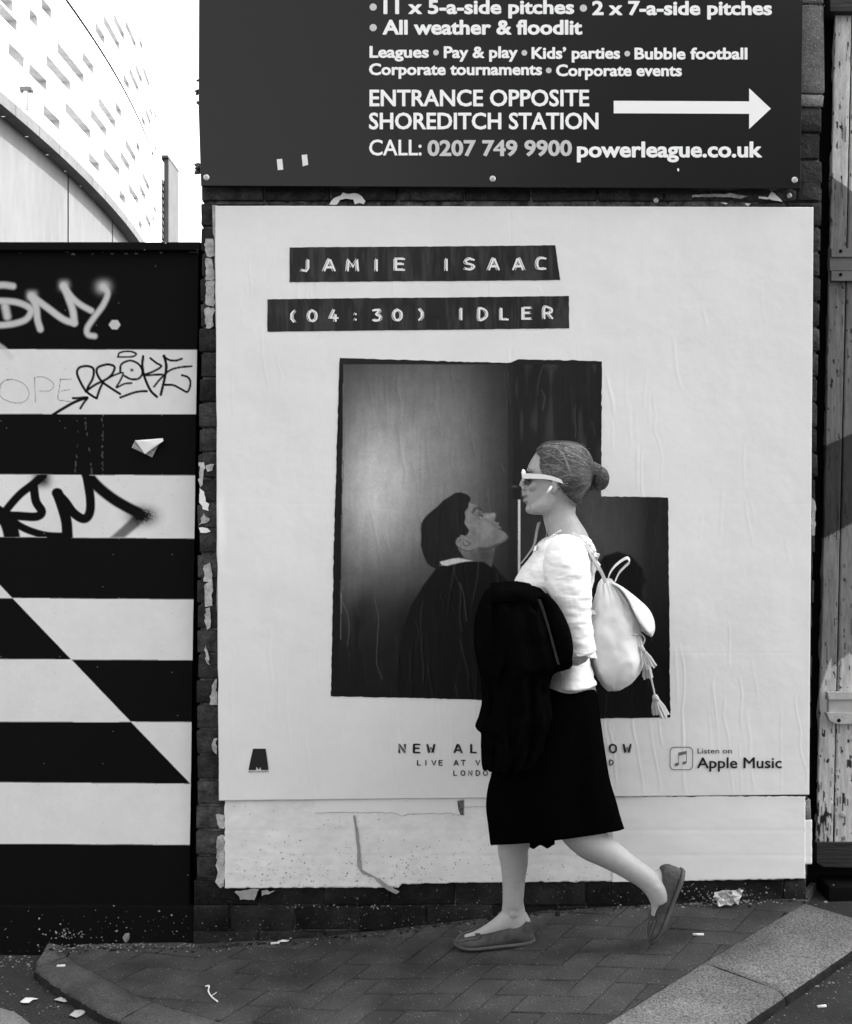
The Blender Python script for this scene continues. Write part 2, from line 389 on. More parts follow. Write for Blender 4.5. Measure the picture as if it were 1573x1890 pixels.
for (u, v, o_) in rects:
    x = u * ca + v * cb + .1; y = u * sa + v * sb - .5
    if not (-1.5 < x < 1.6 and -1.35 < y < .12): continue
    hl, hw = PL / 2 - GAP / 2, PW / 2 - GAP / 2
    if o_: hl, hw = hw, hl
    corners = [(x + a * ca + b * cb, y + a * sa + b * sb) for a, b in ((-hl, -hw), (hl, -hw), (hl, hw), (-hl, hw))]
    ins = [bool(inside(np.array(p[0]), np.array(p[1]), CP)) for p in corners]
    if not any(ins) and not bool(inside(np.array(x), np.array(y), CP)): continue
    if all(ins):
        me = random.choice(full_shapes[o_]); loc_rot = math.pi if random.random() < .5 else 0
        cx0, cy0 = x, y
    else:
        pl = corners
        # cut along the nearest stretch of the outline
        dl = []
        for k in range(len(CP)):
            a, b = CP[k], CP[(k + 1) % len(CP)]
            dx, dy = b[0] - a[0], b[1] - a[1]; l2 = dx * dx + dy * dy
            tt = max(0, min(1, ((x - a[0]) * dx + (y - a[1]) * dy) / l2)); dl.append((math.hypot(a[0] + dx * tt - x, a[1] + dy * tt - y), k))
        k = min(dl)[1]; pl = clip_half(pl, *CP[k], *CP[(k + 1) % len(CP)])
        if len(pl) < 3 or abs(area(pl)) < 4e-4: continue
        cx0 = sum(p[0] for p in pl) / len(pl); cy0 = sum(p[1] for p in pl) / len(pl)
        me = paver_mesh([(p[0] - cx0, p[1] - cy0) for p in pl], 0); me.materials.append(M_paver); loc_rot = 0
    o = bpy.data.objects.new('paver', me); link(o, pave); n_pav += 1
    if not all(ins) and DBG: print('clip', round(cx0, 2), round(cy0, 2), [bool(q) for q in ins], len(pl), area(pl))
    nn = slope_matrix(cx0, cy0) + Vector((random.gauss(0, .003), random.gauss(0, .003), 0)); nn.normalize()
    R = Vector((0, 0, 1)).rotation_difference(nn).to_matrix().to_4x4()
    o.matrix_world = Matrix.Translation((cx0, cy0, float(zp(cx0, cy0)) + random.gauss(0, .0005))) @ R @ Matrix.Rotation(loc_rot, 4, 'Z')
print('pavers', n_pav)

# kerb stones
def kerb_stone(inner, outer, parent, mat, h=.06, lift=.002):
    """inner/outer: polylines (x,y) same length; rounded outer arris"""
    inner = np.asarray(inner); outer = np.asarray(outer); n = len(inner)
    prof = [(0, -h), (0, -.004), (.03, 0), (.25, .001), (.5, .001), (.75, .0008), (.88, -.0005), (.95, -.004), (.985, -.011), (1.0, -.024), (1.005, -h)]
    V = []; Fc = []; m = len(prof)
    for i in range(n):
        for f_, z in prof:
            x, y = inner[i] * (1 - f_) + outer[i] * f_
            jit = random.gauss(0, .0012)
            V.append((x + jit, y + jit, float(zp(x, y)) + z + lift + random.gauss(0, .0007)))
    for i in range(n - 1):
        for k in range(m - 1): Fc.append((i * m + k, i * m + k + 1, (i + 1) * m + k + 1, (i + 1) * m + k))
    Fc.append(tuple(range(m))); Fc.append(tuple(range((n - 1) * m, n * m))[::-1])
    bm = bmesh.new(); me = mesh('kerb_stone', V, Fc); bm.from_mesh(me); bmesh.ops.recalc_face_normals(bm, faces=bm.faces); bm.to_mesh(me); bm.free()
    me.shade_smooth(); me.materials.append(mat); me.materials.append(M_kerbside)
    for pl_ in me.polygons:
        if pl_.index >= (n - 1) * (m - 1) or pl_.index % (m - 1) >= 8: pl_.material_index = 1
    return obj('kerb_stone', me, None, parent)
kerb = tag(bpy.data.objects.new('kerb', None), kind='structure'); link(kerb)
# right kerb: straight run, joints seen at pixel (1310,1785)
wv = Vector((-rd.y, rd.x, 0));  wv = wv if wv.x > 0 else -wv
KW_ = .27
jt = [-.25, 0.0]
J = G(1312, 1783); tj = (J - KR0).dot(rd)
cuts = [-.02, tj, tj + .92, t_end + .25]
for a, b in zip(cuts[:-1], cuts[1:]):
    ts = np.linspace(a + .0014, b - .0014, 24)
    inn = [(KR0.x + rd.x * t, KR0.y + rd.y * t) for t in ts]
    out = [(p[0] + wv.x * KW_, p[1] + wv.y * KW_) for p in inn]
    kerb_stone(inn, out, kerb, M_kerb)
# left curved kerb
kk = catmull([(p.x, p.y) for p in kl_in], 14)
dk = np.gradient(kk, axis=0); dk /= np.linalg.norm(dk, axis=1)[:, None]
nk = np.stack([dk[:, 1], -dk[:, 0]], -1)
ctr = np.array([0, -.3])
nk = np.where(((kk + nk * .1 - ctr) ** 2).sum(1)[:, None] > ((kk - ctr) ** 2).sum(1)[:, None], nk, -nk)
wd = np.linspace(.115, .15, len(kk))[:, None]
ko = kk + nk * wd
arc = np.concatenate([[0], np.cumsum(np.linalg.norm(np.diff(kk, axis=0), axis=1))])
Jl = G(283, 1848); ji = int(np.argmin(((kk - np.array([Jl.x, Jl.y])) ** 2).sum(1)))
segs = [(0, ji), (ji, min(ji + 40, len(kk) - 1)), (min(ji + 40, len(kk) - 1), len(kk) - 1)]
for a, b in segs:
    if b - a < 3: continue
    i0 = kk[a:b + 1].copy(); o0 = ko[a:b + 1].copy()
    t0 = (i0[1] - i0[0]); i0[0] += t0 / np.linalg.norm(t0) * .003; o0[0] += t0 / np.linalg.norm(t0) * .003
    kerb_stone(i0, o0, kerb, M_kerb2)
# upright end stone where the left kerb meets the hoarding
a0 = G(78, 1757); b0 = G(150, 1752)
bm = bmesh.new(); box_bm(bm, (a0.x, -.10, float(zp(a0.x, 0)) - .05), (b0.x, .025, float(zp(a0.x, 0)) + .012), .006, 2)
for v in bm.verts:
    if v.co.z > -.12: v.co.z -= max(0, (v.co.x - a0.x)) * .25 + max(0, -v.co.y) * .25
    v.co += Vector([random.gauss(0, .002) for _ in range(3)])
obj('kerb_stone', bm_mesh('kerb_stone', bm, True), M_kerb2, kerb)
# painted road marking, bottom left
rm = [G(x, y, ROAD_DROP) for x, y in ((-120, 1828), (0, 1862), (30, 1872), (56, 1892), (90, 1930), (0, 1930), (-120, 1900))]
me = mesh('road_marking', [(p.x, p.y, p.z + .004) for p in rm], [tuple(range(len(rm)))])
tag(obj('road_marking', me, M_mark), kind='structure')
# ------------------------------------------------------------------ far building: curved white clad viaduct
H_LEDGE = 10.0; A_C = .0066; X0 = -10.06; D0 = 29.6; RC = 1 / (2 * A_C)
CXc, CDc = X0 - RC, D0                               # plan circle: centre (x, distance from camera)
def on_curve(px):                                    # angle on the plan circle seen at image column px (near side)
    th = np.linspace(-.27, .33, 3000); x = CXc + RC * np.cos(th); d = CDc + RC * np.sin(th)
    q = CX + F * x / d
    m = int(np.argmax(q)); i = int(np.argmin(np.abs(q[:m + 1] - px))); return th[i], d[i]
def curve_pt(th, z, r=0.0): return Vector((CXc + (RC + r) * math.cos(th), CDc + (RC + r) * math.sin(th) - D, z))
K3 = 3.9325
SL = [((0, 20), (125, 150), 75), ((165, 0), (272, 120), 66), ((300, -20), (375, 60), 60), ((62, 298), (342, 590), 66), ((335, 390), (513, 597), 61), ((417, 298), (612, 550), 56), ((598, 360), (681, 482), 49),
      ((315, 750), (437, 878), 62), ((475, 735), (658, 945), 56), ((658, 780), (774, 930), 53), ((713, 690), (840, 880), 42), ((837, 720), (883, 805), 43), ((645, 1098), (722, 1188), 52), ((752, 1062), (868, 1222), 46), ((873, 1080), (943, 1200), 37),
      ((908, 995), (988, 1140), 30), ((988, 1007), (1017, 1070), 30), ((864, 1362), (910, 1430), 45), ((935, 1323), (1005, 1440), 38), ((1013, 1323), (1057, 1410), 30), ((1036, 1240), (1086, 1350), 25), ((1089, 1250), (1102, 1290), 14),
      ((1007, 1577), (1033, 1630), 27), ((1054, 1527), (1097, 1625), 23), ((1104, 1530), (1120, 1580), 20), ((1116, 1455), (1135, 1530), 14),
      ((690, 148), (763, 270), 45), ((753, 92), (869, 325), 35), ((827, 82), (904, 255), 32), ((909, 118), (989, 325), 25), ((1009, 248), (1037, 330), 25), ((895, 517), (939, 610), 35), ((936, 463), (1008, 640), 30), ((985, 448), (1033, 575), 25),
      ((1038, 458), (1086, 605), 22), ((1103, 570), (1110, 615), 15), ((1029, 822), (1055, 890), 20), ((1057, 762), (1096, 890), 18), ((1088, 752), (1106, 825), 14), ((1117, 758), (1135, 850), 14), ((1124, 1022), (1136, 1080), 10), ((1108, 1078), (1117, 1110), 8)]
via = thing('station_building', (CXc + RC, CDc - D, 0), 'curved white clad station building far beyond the striped hoarding, pierced by slot windows', 'building')
slots = []
for (p0, p1, h) in SL:
    t0, d0 = on_curve(p0[0] / K3); t1, d1 = on_curve(p1[0] / K3)
    if t1 - t0 < .002: continue
    z0 = ZC + (CY - p0[1] / K3) * d0 / F; z1 = ZC + (CY - p1[1] / K3) * d1 / F; zt = (z0 + z1) / 2
    zb_ = zt - max(.3, h * .8 / K3 * d1 / F)
    slots.append((t0, t1, zb_, zt))
# a few more in the same pattern to the left of the frame
for k in range(3):
    for (a, b, zb_, zt) in list(slots[:5]):
        if a - .05 * (k + 1) > -.27: slots.append((a - .05 * (k + 1), b - .05 * (k + 1), zb_ + .4, zt + .4))
TH0, TH1, ZL, ZT = -.29, .30, H_LEDGE + 1.38 - .3, 34.0
ZL = ZC + H_LEDGE
tb = sorted(set([TH0, TH1] + [s_[0] for s_ in slots] + [s_[1] for s_ in slots] + list(np.linspace(TH0, TH1, 60))))
zb = sorted(set([ZL, ZT] + [s_[2] for s_ in slots] + [s_[3] for s_ in slots]))
V = [curve_pt(t, z) for t in tb for z in zb]; nz_ = len(zb); Fc = []
for i in range(len(tb) - 1):
    for j in range(nz_ - 1):
        tm, zm = (tb[i] + tb[i + 1]) / 2, (zb[j] + zb[j + 1]) / 2
        if any(s_[0] < tm < s_[1] and s_[2] < zm < s_[3] for s_ in slots): continue
        Fc.append((i * nz_ + j, (i + 1) * nz_ + j, (i + 1) * nz_ + j + 1, i * nz_ + j + 1))
obj('cladding', mesh('cladding', V, Fc, True), M_clad, via)
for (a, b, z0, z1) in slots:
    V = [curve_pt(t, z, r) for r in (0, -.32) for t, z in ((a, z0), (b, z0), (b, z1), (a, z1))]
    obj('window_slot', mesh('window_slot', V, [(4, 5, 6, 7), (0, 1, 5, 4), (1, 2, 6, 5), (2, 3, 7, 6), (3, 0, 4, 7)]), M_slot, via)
def band(name, z0, z1, r0, r1, mat, ts=None, under=True):
    ts = ts if ts is not None else np.linspace(TH0, TH1, 70); V = []; Fc = []
    for t in ts: V += [curve_pt(t, z0, r1), curve_pt(t, z0, r0), curve_pt(t, z1, r0), curve_pt(t, z1, r1)]
    for i in range(len(ts) - 1):
        for k in range(3): Fc.append((i * 4 + k, (i + 1) * 4 + k, (i + 1) * 4 + k + 1, i * 4 + k + 1))
    return obj(name, mesh(name, V, Fc, False), mat, via)
lt_ = np.linspace(TH0, TH1, 34)
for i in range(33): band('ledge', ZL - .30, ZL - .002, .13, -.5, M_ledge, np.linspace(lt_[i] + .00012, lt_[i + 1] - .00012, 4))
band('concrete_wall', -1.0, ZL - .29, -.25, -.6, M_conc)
tj_, dj_ = on_curve(10)
for k in range(-3, 9):
    t = tj_ + k * .062
    V = [curve_pt(t + q, z, -.245) for q in (-.0006, .0006) for z in (0, ZL - .31)]
    obj('wall_joint', mesh('wall_joint', V, [(0, 2, 3, 1)]), M_hole, via)
zs_ = ZC + H_LEDGE * 1.428
band('cladding_joint', zs_, zs_ + .09, .012, -.05, M_hole)
tdp, _d = on_curve(40)
bm = bmesh.new(); tube(bm, [curve_pt(tdp, z, .12) for z in np.linspace(ZL + .1, 26, 6)], .07, 8); obj('downpipe', bm_mesh('downpipe', bm, True), M_clad, via)
for z in np.linspace(ZL + .6, 25, 6): obj('pipe_bracket', boxm('pipe_bracket', curve_pt(tdp, z, .0) - Vector((.16, .1, .05)), curve_pt(tdp, z, .22) + Vector((.06, .1, .05)), .01), M_ledge, via)
# distant slab tower
tw = thing('tower_block', P(304, 940, 56), 'slim grey tower standing behind the hoarding, right of the curved white building', 'tower')
pA = P(297.5, 293, 60); pB = P(311.5, 293, 60)
obj('shaft', boxm('shaft', (pA.x + .18, 60, 0), (pB.x, 62.5, pA.z), .02), M_tower, tw)
k = 0
for z in np.arange(1, pA.z - 1.4, .42): obj('balcony_rib', boxm('balcony_rib', (pA.x, 59.75, z), (pA.x + .17, 61, z + .24), 0), M_ledge, tw) if z > 12 else None
obj('tower_cap', boxm('tower_cap', (pA.x - .02, 59.8, pA.z + .004), (pB.x + .02, 62.6, pA.z + .16), .02), M_ledge, tw)

# ------------------------------------------------------------------ brick wall (pier) that carries sign and poster
wall = thing('brick_wall', (0, .1, float(zp(0, 0))), 'dark painted brick wall behind the large poster and the sign board', 'wall')
def ledge_l(py): return 372 - 12 * (py - 345) / 1400
def ledge_r(py): return 1518 - 21 * (py - 345) / 950 if py > 345 else 1519
core = [(ledge_l(-700) + 6, -700), (ledge_r(-700) - 7, -700), (ledge_r(345) - 7, 345), (ledge_r(1650) - 2, 1650), (ledge_r(1800) - 4, 1800), (ledge_l(1850) + 6, 1850), (ledge_l(345) + 6, 345)]
obj('mortar', prism('mortar', core, .010, .36), M_mortar, wall)
def brick(px0, px1, py0, py1, mat, name='brick', yf=0.0, rag=1.0, depth=.10):
    a = P(px0, py1); b = P(px1, py0)
    bm = bmesh.new(); y0 = yf + random.gauss(0, .0022) * rag
    r = bmesh.ops.create_cube(bm, size=1)
    for v in bm.verts: v.co = Vector(((a.x + b.x) / 2 + v.co.x * (b.x - a.x), y0 + depth / 2 + v.co.y * depth, (a.z + b.z) / 2 + v.co.z * (b.z - a.z)))
    bmesh.ops.bevel(bm, geom=bm.edges[:], offset=.005, segments=2, affect='EDGES', profile=.5)
    for v in bm.verts: v.co += Vector((random.gauss(0, .0011), random.gauss(0, .0009), random.gauss(0, .0011))) * rag
    return obj(name, bm_mesh(name, bm, True), mat, wall)
J = 2.4                                             # half a mortar joint, px
kmax = 30
for k in range(-1, kmax):
    yb = 1718 - 46.4 * k; yt = yb - 46.4
    if k <= 1:                                       # plinth: whole courses, painted black
        x = ledge_l(yb) - random.uniform(0, 3); off = 120 if k % 2 else 66
        first = True
        while x < ledge_r(min(yb, 1640)) - 8:
            w = off if first else 121; first = False
            x1 = min(x + w, ledge_r(min(yb, 1640)) - 1)
            brick(x + (0 if x < 380 else J * .2), x1 - J * .2, yt + J * .25, yb - J * .25, M_brickblack, rag=1.5)
            x = x1
        continue
    if k == kmax - 1:                                # the course showing between sign and poster
        x = ledge_l(yb) + random.uniform(-2, 2); first = True
        while x < ledge_r(yb) - 8:
            w = 118 if first else (123 if random.random() < .75 else 64); first = False
            x1 = min(x + w, ledge_r(yb) - random.uniform(0, 3)); brick(x + J * .8, x1 - J * .8, yt + J, yb - J, random.choice(M_brick[:2])); x = x1
        continue
    l0 = ledge_l((yb + yt) / 2) + random.uniform(-2.5, 2.5)
    m = random.choice(M_brick); w = 62 if k % 2 else 120
    if k > 16: m = random.choice((M_brick[0], M_brick[2]))
    brick(l0, l0 + w - J, yt + J, yb - J, m); brick(l0 + w + J, l0 + w + 70, yt + J, yb - J, random.choice(M_brick))
    r0 = ledge_r((yb + yt) / 2) + random.uniform(-2, 2)
    if yt > 1520: r0 = min(r0, 1499)
    w = 118 if k % 2 else 60
    brick(r0 - w, r0, yt + J, yb - J, random.choice((M_brick[2], M_brick[0]))); brick(r0 - w - 70, r0 - w - 2 * J, yt + J, yb - J, random.choice(M_brick))
for (a, b, c, d, m) in ((1440, 1516, 200, 244, 2), (1445, 1513, 249, 293, 2), (1440, 1517, 298, 338, 2), (1400, 1519, 345, 384, 2), (376, 480, 300, 342, 1), (374, 440, 253, 296, 0), (375, 480, 206, 250, 2), (376, 440, 160, 203, 1)):
    brick(a, b, c, d, M_brick[m])
brick(1395, 1522, 9, 171, M_stone, 'stone_block', -.004, 1.6, .12); brick(1400, 1519, 175, 198, M_stone, 'stone_block', -.002, 1.2, .12)
brick(1395, 1520, -60, 5, M_stone, 'stone_block', -.002, 1.2, .12)
brick(1484, 1497, 1476, 1514, M_stone, 'stone_block', -.006, 1, .1)

def ragged(pts, amp, n=5):
    out = []
    for i in range(len(pts)):
        a, b = np.array(pts[i], float), np.array(pts[(i + 1) % len(pts)], float)
        L = np.hypot(*(b - a)); k = max(1, int(L / n))
        for t in range(k):
            p = a + (b - a) * t / k; out.append((p[0] + random.gauss(0, amp), p[1] + random.gauss(0, amp)))
    return out
def scrap(pts, y, mat, name='paper_scrap', parent=None, amp=1.0, th=.0012):
    return obj(name, prism(name, ragged(pts, amp), y, y + th), mat, parent if parent is not None else wall)
# torn remnants of older posters on the pier edges
for pts, m in (([(379, 440), (395, 440), (395, 470), (388, 476), (379, 466)], 0), ([(380, 474), (392, 478), (396, 516), (380, 518)], 0), ([(380, 519), (396, 518), (396, 566), (379, 563)], 0), ([(379, 568), (395, 567), (393, 604), (379, 606)], 0),
               ([(367, 853), (377, 852), (376, 880), (371, 900), (367, 890)], 0), ([(379, 857), (394, 856), (392, 870), (383, 873)], 0), ([(369, 903), (376, 908), (381, 925), (387, 930), (386, 944), (377, 940), (369, 928)], 1), ([(375, 946), (389, 958), (382, 966), (368, 969)], 0), ([(368, 975), (378, 974), (388, 980), (380, 984), (369, 986)], 1),
               ([(377, 1044), (388, 1040), (392, 1060), (393, 1074), (376, 1073)], 0), ([(377, 1076), (393, 1075), (392, 1118), (378, 1119)], 0), ([(379, 1124), (388, 1123), (389, 1150), (384, 1162), (378, 1150)], 0), ([(378, 1190), (384, 1205), (388, 1228), (380, 1220)], 0), ([(392, 1260), (401, 1252), (401, 1300), (388, 1301)], 0), ([(391, 1370), (400, 1362), (400, 1392), (393, 1386)], 0),
               ([(399, 1504), (414, 1504), (414, 1530), (406, 1528), (400, 1515)], 0), ([(400, 1543), (414, 1541), (414, 1636), (408, 1640), (400, 1628)], 0),
               ([(1497, 915), (1506, 930), (1505, 980), (1502, 990), (1498, 985)], 0),
               ([(433, 1646), (460, 1641), (478, 1641), (470, 1662), (445, 1660)], 2), ([(482, 1644), (507, 1643), (500, 1650), (484, 1652)], 2)):
    scrap(pts, -.0075 - random.random() * .002, (M_scrap, M_oldpaper2, M_greypaper)[m], amp=1.1)
# smears of white filler and glue in the course under the sign
for pts, m in (([(608, 378), (616, 366), (630, 360), (634, 355), (642, 358), (655, 356), (668, 362), (674, 370), (672, 377), (664, 374), (655, 377), (653, 368), (638, 366), (628, 369), (622, 378)], M_oldpaper2),
               ([(1278, 360), (1300, 358), (1335, 358), (1352, 356), (1372, 361), (1383, 362), (1370, 366), (1340, 364), (1300, 363), (1278, 364)], M_scrap), ([(1401, 362), (1418, 364), (1424, 353), (1430, 358), (1442, 368), (1444, 372), (1432, 371), (1415, 367), (1401, 366)], M_oldpaper2),
               ([(1330, 374), (1344, 374), (1340, 377)], M_oldpaper2), ([(1376, 375), (1386, 376), (1380, 380)], M_oldpaper2)):
    scrap(pts, -.007, m, 'filler_smear', amp=.5)
for cx_, cy_, r in ((1211, 370, 5), (1457, 361, 5)):
    bm = bmesh.new(); bmesh.ops.create_uvsphere(bm, u_segments=12, v_segments=6, radius=r * PXM)
    for v in bm.verts: v.co.y *= .5; v.co += P(cx_, cy_, -.004)
    obj('wall_plug', bm_mesh('wall_plug', bm, True), M_metal, wall)
# stubs of dead plant growing out of the pier beside the sign
for (x, y, s_) in ((364, 171, 1), (366, 310, 1.6), (365, 318, 1.3), (367, 150, .5), (367, 191, .6)):
    bm = bmesh.new()
    for q in range(4):
        p0 = P(372, y, .08); p1 = P(x - 3 * s_ + random.uniform(-2, 2), y + random.uniform(-4, 4) * s_, .05 + random.uniform(-.02, .02)); tube(bm, [p0, (p0 + p1) / 2 + Vector((0, 0, .004)), p1], [.004 * s_, .006 * s_, .003], 6)
    obj('plant_stub', bm_mesh('plant_stub', bm, True), M_plant, wall)
# paint and grit spots on the plinth: far too many to count
def flake_mesh(name, spots, y, sides=5):
    V = []; Fc = []
    for (x, yy, r) in spots:
        c = P(x, yy); b_ = len(V); ph = random.random() * 6; ex = random.uniform(.5, 1.5)
        for k in range(sides):
            t = ph + 2 * math.pi * k / sides; rr = r * PXM * random.uniform(.6, 1.2)
            V.append((c.x + rr * ex * math.cos(t), y - .0008, c.z + rr * math.sin(t)))
        V.append((c.x, y - .003, c.z))
        for k in range(sides): Fc.append((b_ + k, b_ + (k + 1) % sides, b_ + sides))
    return mesh(name, V, Fc)
def base_py(x): return float(np.interp(x, [75, 360, 630, 800, 1000, 1250, 1490], [1742, 1745, 1727, 1703, 1683, 1664, 1657]))
sp = []
for _ in range(240):
    x = random.uniform(364, 1490); b_ = base_py(x); y = b_ - abs(random.gauss(0, 34)) - 1
    top = 1642 if x < 740 else 1626
    if y < top + 4: continue
    sp.append((x, y, random.choice((.5, .6, .8, .9, 1.2)) if random.random() < .95 else 2.0))
for _ in range(95):
    x = random.gauss(1315, 45); sp.append((x, base_py(x) - abs(random.gauss(2, 20)), random.choice((.9, 1.2, 1.7, 2.3))))
for _ in range(34):
    x = random.gauss(640, 70); sp.append((x, 1672 + random.gauss(0, 2), random.choice((1, 1.5, 2))))
sp = [q for q in sp if q[0] < 1488 and q[1] < base_py(q[0]) - 1 and q[1] > 1628]
tag(obj('paint_spots', flake_mesh('paint_spots', sp, -.009), M_grit, wall), kind='stuff')

# unseen brickwork added above and beyond the gate to keep the street side shaded
bld = thing('added_brick_front', (4.5, .3, 0), 'unseen brick front added above and beyond the timber gate to shade the street side', 'building')
pr = P(2060, 0, .2)
obj('wall', boxm('wall', (pr.x, .12, -.1), (pr.x + 6, .6, 6.2), 0), M_brickblack, bld)
obj('upper_wall', boxm('upper_wall', (-.6, .40, 4.45), (pr.x - .003, .75, 6.2), 0), M_brickblack, bld)
obj('lintel', boxm('lintel', (1.30, .21, P(0, -80, .1).z + .003), (pr.x - .003, .55, 4.447), 0), M_brickblack, bld)
# unseen brick terrace added behind the camera to darken the sign's right-hand reflection
opp = thing('added_terrace', (12, -16, 0), 'unseen dark brick terrace added behind the viewer to darken the reflection in the sign', 'building')
obj('wall', boxm('wall', (1.6, -24, -.3), (26, -15, 13), 0), M_brickblack, opp)
for i in range(7):
    for j in range(3):
        x = 3.2 + i * 3.3; z = 1.2 + j * 3.9; w = obj('window', boxm('window', (x, -15.0, z), (x + 1.4, -14.94, z + 2.2), .02), M_frame, opp)
        obj('pane', boxm('pane', (x + .08, -14.938, z + .08), (x + 1.32, -14.93, z + 2.12), 0), M_lens, w)
# ------------------------------------------------------------------ painting tools (flat print and paint as a grey value per point)
def seg_dist(X, Y, pts):
    d = np.full(X.shape, 1e9)
    for (a, b) in zip(pts[:-1], pts[1:]):
        vx, vy = b[0] - a[0], b[1] - a[1]; l2 = vx * vx + vy * vy + 1e-9
        t = np.clip(((X - a[0]) * vx + (Y - a[1]) * vy) / l2, 0, 1)
        d = np.minimum(d, np.hypot(X - a[0] - vx * t, Y - a[1] - vy * t))
    return d
def sstep(a, b, x): t = np.clip((x - a) / (b - a), 0, 1); return t * t * (3 - 2 * t)
class Canvas:
    def __init__(s, X, Y, v): s.X, s.Y, s.C = X, Y, np.full(X.shape, float(v))
    def _win(s, x0, x1, y0, y1):
        m = (s.X >= x0) & (s.X <= x1) & (s.Y >= y0) & (s.Y <= y1); r = np.where(m.any(1))[0]; c = np.where(m.any(0))[0]
        return (slice(r[0], r[-1] + 1), slice(c[0], c[-1] + 1)) if len(r) and len(c) else None
    def stroke(s, pts, w, v, soft=.9, curve=True, alpha=1.0):
        pts = catmull(pts, 6) if curve and len(pts) > 2 else np.asarray(pts, float)
        r = w / 2 + soft + 1; k = s._win(pts[:, 0].min() - r, pts[:, 0].max() + r, pts[:, 1].min() - r, pts[:, 1].max() + r)
        if k is None: return
        d = seg_dist(s.X[k], s.Y[k], pts); a = (1 - sstep(w / 2 - soft, w / 2 + soft, d)) * alpha
        s.C[k] = s.C[k] * (1 - a) + v * a
    def poly(s, pts, v, soft=.8, alpha=1.0, curve=False):
        pts = [tuple(p) for p in (catmull(list(pts) + [pts[0]], 5)[:-1] if curve else pts)]
        xs_ = [p[0] for p in pts]; ys_ = [p[1] for p in pts]; r = soft + 1
        k = s._win(min(xs_) - r, max(xs_) + r, min(ys_) - r, max(ys_) + r)
        if k is None: return
        ins = inside(s.X[k], s.Y[k], pts); d = seg_dist(s.X[k], s.Y[k], np.array(pts + [pts[0]])); d = np.where(ins, -d, d)
        a = (1 - sstep(-soft, soft, d)) * alpha
        vv = v[k] if isinstance(v, np.ndarray) else v
        s.C[k] = s.C[k] * (1 - a) + vv * a
    def blob(s, x, y, rx, ry, v, alpha=1.0, p=2.0):
        a = alpha * np.exp(-(np.abs((s.X - x) / rx) ** p + np.abs((s.Y - y) / ry) ** p)); s.C = s.C * (1 - a) + v * a
def vnoise(X, Y, sx, sy, seed):
    r = np.random.default_rng(seed); nx, ny = 64, 64; T = r.random((nx, ny))
    u = X / sx; v = Y / sy; i = np.floor(u).astype(int); j = np.floor(v).astype(int); fu = u - i; fv = v - j
    fu = fu * fu * (3 - 2 * fu); fv = fv * fv * (3 - 2 * fv); i %= nx; j %= ny; i1 = (i + 1) % nx; j1 = (j + 1) % ny
    return T[i, j] * (1 - fu) * (1 - fv) + T[i1, j] * fu * (1 - fv) + T[i, j1] * (1 - fu) * fv + T[i1, j1] * fu * fv

# ------------------------------------------------------------------ striped hoarding on the left
hd = thing('hoarding', P(180, 1740, .03), 'black and white striped hoarding with painted tags, left of the brick wall', 'hoarding')
HX0 = -260
hx = np.concatenate([np.arange(HX0, -4, 4), np.arange(-4, 366.6, 1.45), [366.6]]); hy = np.concatenate([np.arange(458, 1674, 1.45), [1674]])
XX, YY = np.meshgrid(hx, hy, indexing='ij')
def redge(py): return 366.5 - 14.0 * (py - 480) / 960
hv = Canvas(XX, YY, A(25)); WHT = A(207); BLK = A(12)
tl = lambda y0, y1: (lambda x: y0 + (y1 - y0) * np.clip(x, 0, 366) / 366)
lines = [tl(645, 646), tl(764, 764.5), tl(876, 878), tl(991, 994), tl(1104, 1107), tl(1217, 1218), tl(1332, 1333), tl(1444, 1447), tl(1557, 1559)]
def striped(Y_):
    st = np.zeros(XX.shape, int)
    for f_ in lines: st += (Y_ > f_(XX) + jit).astype(int)
    dg_ = Y_ > 1080 + XX * (1447 - 1080) / 352           # below-left of the painted diagonal
    m = np.isin(st, (1, 3, 8)) | (np.isin(st, (4, 6)) & dg_) | (np.isin(st, (5, 7)) & ~dg_)
    return st, m
jit = (vnoise(XX, YY, 60, 900, 3) - .5) * .9
st, m_ = striped(YY)
cov = sum(striped(YY + d_)[1].astype(float) for d_ in np.linspace(-.9, .9, 7)) / 7
hv.C = BLK + (WHT - BLK) * cov
# thin pale lip of undercoat along each paint edge
for f_ in lines:
    d = np.abs(YY - f_(XX) - jit - .2); lip_ = np.exp(-(d / 1.1) ** 2) * m_ * .55; hv.C = hv.C * (1 - lip_) + A(228) * lip_
# scuffs at the top
sc_ = (YY < 470) & (vnoise(XX, YY, 9, 1.6, 11) > .80); hv.C = np.where(sc_ & (YY < 467 + 4 * vnoise(XX, YY, 40, 99, 12)), A(120), hv.C)
